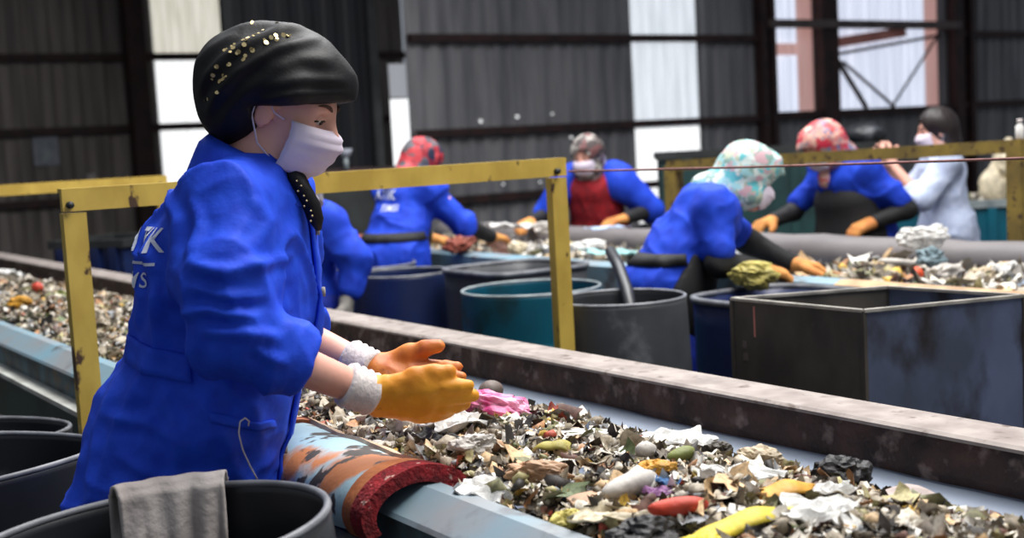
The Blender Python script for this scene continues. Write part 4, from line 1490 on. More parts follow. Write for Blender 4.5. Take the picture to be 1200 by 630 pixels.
def forearm_sleeve(J, sd, parent, m, start=0.55, end=0.9):
    sh, el, wr = (np.array(J[k + sd], float) for k in ('sh', 'el', 'wr'))
    P = [Cap(sh + (el - sh) * start, el, 0.050, 0.050, 0.02), Cap(el, el + (wr - el) * end, 0.050, 0.038, 0.02)]
    blob('sleeve', P, 0.009, m, parent, 0.03, it=1, disp=cloth(0.004, 18, (1, 1, 1), 8))

def apron(J, parent, m, jk, g=0.0):
    hp, ch = np.array(J['hip'], float), np.array(J['chest'], float)
    P = [Ell(hp + (0, 0.02, -0.06), (0.196 + g, 0.164 + g, 0.24), None, 0.04), Cap(hp + (0, 0.02, 0), hp * 0.4 + ch * 0.6 + (0, 0.018, 0), 0.152 + g, 0.134 + g, 0.04, 1.22)]
    c0 = hp
    o = blob('apron', P, 0.010, m, parent, 0.04, it=1, cuts=[lambda X, Y, Z: Y - c0[1] + 0.01 - np.maximum(Z - c0[2], 0) * (ch[1] - hp[1]) / (ch[2] - hp[2]) + 0 * X])
    # strap round the back at the waist
    bj_ = bvh_of(jk)
    w = Vector(hp + (0, 0, 0.10))
    V, F = [], []
    n = 48
    for i in range(n):
        a = math.radians(165 + 210 * i / (n - 1))
        d = Vector((math.cos(a), math.sin(a), 0))
        for dz in (-0.022, 0.022):
            q = onto(bj_, w + d * 0.6 + Vector((0, 0, dz)), -d, 0.004)
            V.append(q if q is not None else w + d * 0.17 + Vector((0, 0, dz)))
    for i in range(n - 1):
        F.append((2 * i, 2 * i + 2, 2 * i + 3, 2 * i + 1))
    q = obj('apron_strap', mesh_np('apron_strap', V, F), m, o, smooth=True)
    md = q.modifiers.new('thick', 'SOLIDIFY')
    md.thickness = 0.006
    md.offset = 0
    return o

LEGS = dict(kneeR=(0.11, 0.02, 0.50), kneeL=(-0.11, 0.02, 0.50), footR=(0.12, -0.03, 0), footL=(-0.12, -0.03, 0))

# bending worker with teal scarf
JT = dict(LEGS, hip=(0, 0.0, 0.91), chest=(0, 0.155, 1.13), neck=(0, 0.265, 1.235), head=(0, 0.355, 1.295), B=basis((-0.10, 0.90, -0.42)), hs=0.95,
          shR=(0.16, 0.18, 1.19), elR=(0.215, 0.16, 0.99), wrR=(0.17, 0.335, 0.955), shL=(-0.15, 0.24, 1.17), elL=(-0.17, 0.40, 1.03), wrL=(-0.12, 0.56, 0.935),
          handR=((-0.1, 0.9, -0.25), (-0.1, -0.25, -0.95)), handL=((0.1, 0.95, -0.2), (0.1, -0.2, -0.95)), curl=0.4)
o, W, B = figure('woman in teal printed headscarf bending over the second belt, seen from the side', (-3.72, 3.15, 0), math.radians(64), JT, 0.0095)
eyes(W, B, o)
face_mask(B, W, o)
legwear(JT, o, M['denim'])
jk = jacket(JT, o, M['coat2'], sleeve=0.72)
for sd in 'RL':
    forearm_sleeve(JT, sd, o, M['black_cloth'], 0.45)
    glove(JT, sd, o, M['glove_bg'], extra=0.006, res=0.007)
apron(JT, o, M['black_cloth'], jk, 0.012)
scarf_wrap(0, JT, W, B, o, M['scarf_teal'], peak=0.075)

# worker with red and black scarf, back turned
h_ = math.radians(112)
JA = dict(LEGS, hip=(0, 0, 0.92), chest=(0, 0.14, 1.17), neck=(0, 0.22, 1.31), head=(0, 0.31, 1.40), B=basis((0.35, 0.85, -0.40)), hs=0.95,
          shR=(0.17, 0.16, 1.255), elR=(0.26, 0.30, 1.05), wrR=(0.27, 0.54, 0.965), shL=(-0.17, 0.17, 1.255), elL=(-0.24, 0.32, 1.05), wrL=(-0.13, 0.50, 0.965),
          handR=((0.0, 0.95, -0.2), (0, -0.2, -0.95)), handL=((0.3, 0.9, -0.2), (0, -0.2, -0.95)), curl=0.4)
o, W, B = figure('woman in red and black headscarf seen from behind at the second belt', (-5.95, 3.20, 0), h_, JA, 0.0095)
face_mask(B, W, o)
legwear(JA, o, M['denim'])
jk = jacket(JA, o, M['coat2'], sleeve=1.05, hem=0.10)
bj = bvh_of(jk)
def bg_place(z0, x0):
    def f(u, v):
        return Vector((x0 + u, -1.0, z0 + v)), Vector((0, 1, 0))
    return f
lettering('ATIK', 0.070, bg_place(1.215, 0.02), bj, jk, M['white_ink'], off=0.004, bold=0.03)
lettering('TIMSI', 0.045, bg_place(1.155, 0.06), bj, jk, M['white_ink'], off=0.004, bold=0.03)
for sd in 'RL':
    forearm_sleeve(JA, sd, o, M['black_cloth'], 0.8)
    glove(JA, sd, o, M['glove_bg'], extra=0.006, res=0.007)
apron(JA, o, M['black_cloth'], jk)
scarf_wrap(0, JA, W, B, o, M['scarf_red'])

# worker in the red vest, facing the belt
h_ = math.radians(-58)
JV = dict(LEGS, hip=(0, 0, 0.90), chest=(0, 0.08, 1.13), neck=(0, 0.13, 1.275), head=(0, 0.17, 1.375), B=basis((0.12, 0.95, -0.22)), hs=0.95,
          shR=(0.17, 0.09, 1.21), elR=(0.31, 0.12, 1.02), wrR=(0.32, 0.36, 0.99), shL=(-0.17, 0.08, 1.21), elL=(-0.34, 0.0, 1.02), wrL=(-0.24, 0.23, 0.985),
          handR=((0.1, 0.95, -0.1), (0, -0.1, -0.95)), handL=((0.6, 0.8, -0.1), (0, -0.1, -0.95)), curl=0.35)
o, W, B = figure('woman in dark red vest and grey printed headscarf facing the second belt', (-6.36, 4.90, 0), h_, JV, 0.0095)
eyes(W, B, o)
face_mask(B, W, o)
legwear(JV, o, M['black_cloth'])
jacket(JV, o, M['red_vest'], sleeve=0.25, dis=0.004, name='vest')
for sd, q in (('R', 1), ('L', -1)):
    sh, el, wr = (np.array(JV[k + sd], float) for k in ('sh', 'el', 'wr'))
    blob('jacket_sleeve', [Cap(sh + (-0.05 * q, -0.03, 0.02), sh + (0.01 * q, 0, -0.03), 0.108, 0.10, 0.05), Cap(sh, el, 0.10, 0.082, 0.04)], 0.010, M['coat2'], o, 0.04, it=2, disp=cloth(0.007, 12, (1, 1, 0.7), 12))
    forearm_sleeve(JV, sd, o, M['black_cloth'], 0.8)
    glove(JV, sd, o, M['glove_bg'], extra=0.006, res=0.007)
scarf_wrap(0, JV, W, B, o, M['scarf_grey'])

# worker with pink printed scarf, beyond the gate
h_ = math.radians(262)
JP = dict(LEGS, hip=(0, 0, 0.91), chest=(0, 0.07, 1.17), neck=(0, 0.13, 1.30), head=(0, 0.215, 1.372), B=basis((0.12, 0.88, -0.46)), hs=0.96,
          shR=(0.17, 0.08, 1.235), elR=(0.25, 0.22, 1.02), wrR=(0.20, 0.41, 0.985), shL=(-0.17, 0.06, 1.235), elL=(-0.27, -0.10, 1.02), wrL=(-0.22, 0.09, 0.965),
          handR=((-0.1, 0.95, -0.15), (0, -0.15, -0.95)), handL=((0.3, 0.8, -0.3), (0.3, 0.2, -0.9)), curl=0.5)
o, W, B = figure('woman in pink and red headscarf and blue smock behind the guard rail', (-4.66, 5.32, 0), h_, JP, 0.0095)
eyes(W, B, o)
face_mask(B, W, o)
legwear(JP, o, M['denim'])
jk = jacket(JP, o, M['coat2'], sleeve=0.75, hem=0.12, grow=0.012)
for sd in 'RL':
    forearm_sleeve(JP, sd, o, M['black_cloth'], 0.5)
    glove(JP, sd, o, M['glove_bg'], extra=0.007, res=0.007)
apron(JP, o, M['black_cloth'], jk, 0.028)
sw = scarf_wrap(0, JP, W, B, o, M['scarf_pink'], peak=0.08)
blob('scarf_end', [Cap(W(0, 0.045, -0.12), W(0.01, 0.06, -0.18), 0.034, 0.046, 0.02), Cap(W(0.01, 0.06, -0.18), W(0.0, 0.02, -0.27), 0.046, 0.020, 0.02)], 0.009, M['scarf_pink'], sw, 0.02, disp=cloth(0.005, 22, (1, 1, 1), 3))

# worker standing between the belts behind the front woman
h_ = math.radians(-62)
JB = dict(LEGS, hip=(0, 0, 0.88), chest=(0, 0.03, 1.12), neck=(0, 0.06, 1.265), head=(-0.09, 0.11, 1.335), B=basis((-0.60, 0.78, -0.22)), hs=0.95,
          shR=(0.16, 0.05, 1.20), elR=(0.24, 0.10, 0.99), wrR=(0.20, 0.26, 0.92), shL=(-0.17, 0.03, 1.20), elL=(-0.255, -0.01, 1.045), wrL=(-0.245, 0.06, 0.885),
          handR=((-0.3, 0.8, -0.2), (-0.3, 0, -0.9)), handL=((0, 0.1, -1), (0.9, 0.3, 0)), curl=0.35)
o, W, B = figure('worker in buttoned blue coat, partly hidden behind the front woman', (-4.805, 2.17, 0), h_, JB, 0.0095)
eyes(W, B, o)
face_mask(B, W, o)
legwear(JB, o, M['denim'])
jb = jacket(JB, o, M['coat2'], sleeve=1.72, hem=0.22, grow=-0.022)
bb = bvh_of(jb)
patch('placket', bb, jb, M['coat2'], [[(0.02 - 0.04 * u, 0.8, 1.22 - 0.5 * v) for u in np.linspace(0, 1, 3)] for v in np.linspace(0, 1, 20)], (0, -1, 0), 0.005, 0.006)
for sd in 'RL':
    glove(JB, sd, o, M['grey_glove'], extra=0.004, res=0.007)
scarf_wrap(0, JB, W, B, o, M['scarf_grey'], drape=False)

# visitor in the pale shirt, holding up a phone
h_ = math.radians(-128)
JW = dict(LEGS, hip=(0, -0.02, 0.86), chest=(0, 0.0, 1.15), neck=(0, 0.0, 1.30), head=(0, 0.03, 1.42), B=basis((0.02, 0.98, -0.14)), hs=0.95,
          shR=(0.16, 0.0, 1.24), elR=(0.21, 0.17, 1.04), wrR=(0.09, 0.30, 1.235), shL=(-0.16, 0.0, 1.24), elL=(-0.20, 0.17, 1.04), wrL=(-0.085, 0.30, 1.235),
          handR=((-0.1, 0.25, 0.95), (-0.9, 0.3, 0)), handL=((0.1, 0.25, 0.95), (0.9, 0.3, 0)), curl=0.4)
o, W, B = figure('person with long dark hair in pale blue shirt holding up a phone', (-4.735, 6.13, 0), h_, JW, 0.007)
eyes(W, B, o)
face_mask(B, W, o)
legwear(JW, o, M['black_cloth'])
jacket(JW, o, M['shirt'], sleeve=1.25, hem=0.10, name='shirt', grow=-0.006, dis=0.006)
hc = W(0, 0.115, -0.035)
blob('hair', [Ell(W(0, -0.016, 0.034), (0.088, 0.108, 0.098), B, 0.02), Cap(W(0, -0.055, -0.02), W(0, -0.075, -0.19), 0.078, 0.062, 0.04)], 0.008, M['hair'], o, 0.03,
     cuts=[lambda X, Y, Z: Ell(hc, (0.058, 0.095, 0.098), B).d(X, Y, Z)], it=2, disp=cloth(0.004, 30, (1, 1, 0.15), 2))
ph = empty('phone', (-4.735, 6.13, 0), h_ - PI / 2)
tag(ph, 'dark phone held up by the person in pale blue shirt', 'phone')
MB().box((-0.078, 0.322, 1.285), (0.078, 0.332, 1.36), 0.003).build('phone_body', M['black_plastic'], ph)
MB().box((-0.070, 0.3205, 1.291), (0.070, 0.3221, 1.354)).build('screen', M['dark_steel'], ph)

# ------------------------------------------------------------------ refuse
PAL = [((214, 206, 192), 7), ((190, 178, 158), 7), ((236, 232, 224), 6), ((160, 148, 128), 6), ((118, 106, 88), 6), ((84, 72, 58), 5), ((46, 40, 36), 6), ((132, 130, 92), 2),
       ((168, 158, 112), 2), ((206, 174, 132), 4), ((176, 128, 88), 2), ((214, 176, 76), 0.7), ((176, 76, 54), 0.5), ((90, 104, 130), 0.3), ((160, 162, 166), 2), ((100, 66, 54), 2), ((100, 114, 72), 0.8)]
PW = np.array([p[1] for p in PAL], float)
PW /= PW.sum()
PC = np.array([lin(p[0]) for p in PAL])

def ico():
    bm = bmesh.new()
    bmesh.ops.create_icosphere(bm, subdivisions=1, radius=1)
    V = np.array([v.co[:] for v in bm.verts])
    F = np.array([[v.index for v in f.verts] for f in bm.faces])
    bm.free()
    return V, F
def grid(n):
    V = np.array([(2 * i / n - 1, 2 * j / n - 1, 0) for i in range(n + 1) for j in range(n + 1)], float)
    F = []
    for i in range(n):
        for j in range(n):
            k = i * (n + 1) + j
            F += [(k, k + n + 1, k + n + 2), (k, k + n + 2, k + 1)]
    return V, np.array(F)
ICO, GRD = ico(), grid(3)

def scraps(name, label, pos, size, seed, bed=None):
    r = np.random.default_rng(seed)
    Vs, Fs, Cs = [], [], []
    n0 = 0
    kind = r.random(len(pos))
    for sel, (TV, TF), flat in ((kind < 0.36, ICO, (0.25, 0.8)), (kind >= 0.36, GRD, (0, 0))):
        p, s = pos[sel], size[sel]
        n = len(p)
        V = np.repeat(TV[None], n, 0).copy()
        sc = np.stack([np.ones(n), r.uniform(0.3, 1.0, n), r.uniform(flat[0], flat[1], n) if flat[1] else np.ones(n)], 1)
        if flat[1]:
            V *= 1 + r.uniform(-0.6, 0.45, (n, len(TV), 1))
            V *= sc[:, None, :]
        else:
            V[:, :, 2] = r.uniform(-0.6, 0.6, (n, 1)) * V[:, :, 0] ** 2 + r.uniform(-0.5, 0.5, (n, 1)) * V[:, :, 0] * V[:, :, 1] + r.uniform(-0.38, 0.38, (n, len(TV)))
            V[:, :, :2] += r.uniform(-0.22, 0.22, (n, len(TV), 2))
            V *= sc[:, None, :]
        V *= s[:, None, None]
        q = r.normal(size=(n, 4)) * np.array([1.3, 0.42, 0.42, 1.3])
        q /= np.linalg.norm(q, axis=1)[:, None]
        w, x, y, z = q.T
        R = np.stack([np.stack([1 - 2 * (y * y + z * z), 2 * (x * y - w * z), 2 * (x * z + w * y)], 1),
                      np.stack([2 * (x * y + w * z), 1 - 2 * (x * x + z * z), 2 * (y * z - w * x)], 1),
                      np.stack([2 * (x * z - w * y), 2 * (y * z + w * x), 1 - 2 * (x * x + y * y)], 1)], 1)
        V = np.einsum('nij,nkj->nki', R, V) + p[:, None, :]
        c = PC[r.choice(len(PAL), n, p=PW)] * r.uniform(0.7, 1.15, (n, 1))
        m = len(TV)
        Vs.append(V.reshape(-1, 3))
        Fs.append((TF[None] + (np.arange(n) * m)[:, None, None] + n0).reshape(-1, 3))
        Cs.append(np.repeat(c, m, 0))
        n0 += n * m
    if bed is not None:
        bv_, bf = bed
        Vs.append(bv_)
        Fs.append(bf + n0)
        k = noise3(bv_ * 60, 3)[:, None] * 0.5 + 0.5
        Cs.append(np.array(lin((58, 50, 40))) * (1 - k) + np.array(lin((112, 104, 86))) * k)
    V, F, Cc = np.concatenate(Vs), np.concatenate(Fs), np.concatenate(Cs)
    me = bpy.data.meshes.new(name)
    me.vertices.add(len(V))
    me.vertices.foreach_set('co', V.astype(np.float32).ravel())
    me.loops.add(F.size)
    me.loops.foreach_set('vertex_index', F.astype(np.int32).ravel())
    me.polygons.add(len(F))
    me.polygons.foreach_set('loop_start', (np.arange(len(F)) * 3).astype(np.int32))
    me.update(calc_edges=True)
    a = me.color_attributes.new('tint', 'FLOAT_COLOR', 'POINT')
    a.data.foreach_set('color', np.concatenate([Cc, np.ones((len(Cc), 1))], 1).astype(np.float32).ravel())
    o = obj(name, me, M['scraps'])
    return tag(o, label, 'refuse', kind='stuff')

def pile_h(x, y):
    """height of the front pile above the floor"""
    x, y = np.asarray(x, float), np.asarray(y, float)
    edge = np.interp(x, [-5.0, -3.4, -2.6, 0], [1.79, 1.73, 1.65, 1.65]) + 0.025 * noise3(np.stack([x * 6, x * 0, x * 0 + 3], -1).reshape(-1, 3)).reshape(x.shape)
    t = np.clip((y - 1.02) / (edge - 1.02), 0, 1.2)
    top = np.interp(t, [0, 0.12, 0.4, 0.7, 0.9, 1.0, 1.2], [0.885, 0.915, 0.930, 0.905, 0.862, 0.828, 0.79])
    n = noise3(np.stack([x * 11, y * 11, x * 0], -1).reshape(-1, 3), 7).reshape(x.shape) * 0.013 + noise3(np.stack([x * 28, y * 28, x * 0], -1).reshape(-1, 3), 8).reshape(x.shape) * 0.007
    return top + n * np.clip(1.2 - t, 0, 1)

def bed_mesh(xs, ys, hf):
    X, Y = np.meshgrid(xs, ys, indexing='ij')
    Z = hf(X, Y)
    V = np.stack([X, Y, Z], -1).reshape(-1, 3)
    m = len(ys)
    F = []
    for i in range(len(xs) - 1):
        k = i * m + np.arange(m - 1)
        F += [np.stack([k, k + m, k + m + 1], 1), np.stack([k, k + m + 1, k + 1], 1)]
    return V, np.concatenate(F)

xs = np.concatenate([np.linspace(-9, -4, 160), np.linspace(-3.98, -0.25, 260)])
bed = bed_mesh(xs, np.linspace(1.025, 1.82, 60), lambda X, Y: pile_h(X, Y) - 0.006)
r = np.random.default_rng(5)
n1 = 21000
px_ = np.concatenate([r.uniform(-3.4, -0.6, n1), r.uniform(-6.8, -3.4, 7500)])
edge_ = np.interp(px_, [-5.0, -3.4, -2.6, 0], [1.78, 1.71, 1.625, 1.625])
py_ = 1.03 + (edge_ - 1.03) * r.beta(1.0, 1.05, len(px_)) + r.normal(0, 0.006, len(px_))
py_ = np.clip(py_, 1.03, 1.80)
sz = r.lognormal(math.log(0.0070), 0.55, len(px_))
sz = np.clip(sz, 0.004, 0.021) * np.where(px_ < -3.4, 1.35, 1.0)
nb = 420
px_ = np.concatenate([px_, r.uniform(-3.2, -0.7, nb)])
py_ = np.concatenate([py_, r.uniform(1.06, 1.60, nb)])
sz = np.concatenate([sz, r.uniform(0.018, 0.032, nb)])
pz_ = pile_h(px_, py_) + r.uniform(-0.002, 0.010, len(px_))
scraps('refuse_scraps', 'mixed grey brown refuse scraps heaped along the front belt', np.stack([px_, py_, pz_], 1), sz, 9, bed)

def pile2(x, y):
    x, y = np.asarray(x, float), np.asarray(y, float)
    t = np.clip((y - 3.55) / 0.85, 0, 1)
    top = 0.83 + 0.055 * np.sin(np.pi * t) ** 0.7
    return top + noise3(np.stack([x * 5, y * 5, x * 0], -1).reshape(-1, 3), 17).reshape(x.shape) * 0.03
n2 = 2600
px_ = r.uniform(-7.5, -1.2, n2)
py_ = r.uniform(3.6, 4.38, n2)
pz_ = pile2(px_, py_) + r.uniform(-0.01, 0.02, n2)
sz = np.clip(r.lognormal(math.log(0.022), 0.5, n2), 0.008, 0.06)
scraps('refuse_scraps', 'pale mixed refuse spread over the second belt', np.stack([px_, py_, pz_], 1), sz, 19)

TONE = dict(pinkbag=(206, 60, 130), husk=(112, 96, 88), white=(232, 230, 226), tan=(190, 148, 112), pale=(198, 192, 184), black=(34, 32, 34), olive=(168, 156, 70), lemon=(206, 190, 96),
            cream=(222, 208, 178), yellow=(236, 212, 60), red=(206, 66, 42), orange=(220, 160, 50), blue=(70, 120, 176), green=(120, 128, 60), dark=(66, 58, 46), rust=(150, 72, 52),
            mauve=(176, 158, 152), purple=(140, 90, 140), beige=(192, 174, 146), bluegrey=(110, 132, 140), orangered=(236, 84, 40), sack=(186, 172, 88), aqua=(150, 206, 204), bluewhite=(176, 196, 226))
TM = {}
def tone(k):
    if k not in TM:
        c = TONE[k]
        d = tuple(max(0, int(v * 0.80)) for v in c)
        if k == 'pinkbag': d = (236, 170, 200)
        TM[k] = mat('refuse ' + k, c, d, 26, 0.6, bump=0.2, bscale=70)
    return TM[k]

def piece(name, label, cat, loc, kind, s, col, rz, seed):
    s = np.array(s) * 0.85
    R_ = np.random.default_rng(seed)
    me = None
    if kind in ('lump', 'ball'):
        bm = bmesh.new()
        bmesh.ops.create_icosphere(bm, subdivisions=4 if kind == 'lump' else 3, radius=1)
        V = np.array([v.co[:] for v in bm.verts])
        F = [[v.index for v in f.verts] for f in bm.faces]
        bm.free()
        off = R_.uniform(0, 50, 3)
        if kind == 'lump':
            n = noise3(V * 2.1 + off, 1) * 0.35 + (0.5 - np.abs(noise3(V * 4.3 + off, 2))) * 0.35
        else:
            n = noise3(V * 1.5 + off, 1) * 0.10
        V = V * (1 + n)[:, None] * s
        sm = kind == 'ball'
    elif kind == 'sheet':
        n_ = 18
        V, F = grid(n_)
        off = R_.uniform(0, 50, 3)
        z = (0.5 - np.abs(noise3(V * 1.6 + off, 1))) * 1.2 + noise3(V * 3.4 + off, 2) * 0.5
        e = 1 + 0.28 * noise3(V * 2.3 + off + 9, 3)
        V = np.stack([V[:, 0] * e, V[:, 1] * e, z], 1) * s * np.array([1, 1, 0.8])
        sm = False
    elif kind == 'card':
        mb = MB().box((-1, -1, -1), (1, 1, 1))
        V, F = np.array(mb.v), mb.f
        bm = bmesh.new()
        bmesh.ops.create_grid(bm, x_segments=8, y_segments=4, size=1)
        V = np.array([v.co[:] for v in bm.verts])
        F = [[v.index for v in f.verts] for f in bm.faces]
        bm.free()
        V[:, 2] = 0.10 * noise3(V * 1.2 + seed, 5) / max(s[2], 1e-3) * 0.08
        V = V * (1 + 0.1 * noise3(V * 2 + seed, 6))[:, None] * s
        sm = False
    else:                                     # peel: a curled strip tapering to both ends
        V, F = [], []
        n_, m_ = 20, 7
        for i in range(n_ + 1):
            u = -1 + 2 * i / n_
            w = (1 - abs(u) ** 2.2) * 0.9 + 0.1
            for j in range(m_ + 1):
                a = -1.2 + 2.4 * j / m_
                V.append((u + 0.05 * math.sin(a * 2), w * math.sin(a) + 0.5 * u * u, w * math.cos(a) * 0.9 - 0.8 * u * u + 0.15 * math.sin(u * 7)))
        for i in range(n_):
            for j in range(m_):
                k = i * (m_ + 1) + j
                F.append((k, k + 1, k + m_ + 2, k + m_ + 1))
        V = np.array(V) * s
        sm = True
    o = obj(name, mesh_np(name, V, F), tone(col), None, loc, (R_.uniform(-0.2, 0.2), R_.uniform(-0.2, 0.2), rz))
    o.data.polygons.foreach_set('use_smooth', [sm] * len(o.data.polygons))
    if kind in ('sheet', 'card', 'peel'):
        md = o.modifiers.new('thick', 'SOLIDIFY')
        md.thickness = 0.003 if kind != 'card' else 0.005
    return tag(o, label, cat)

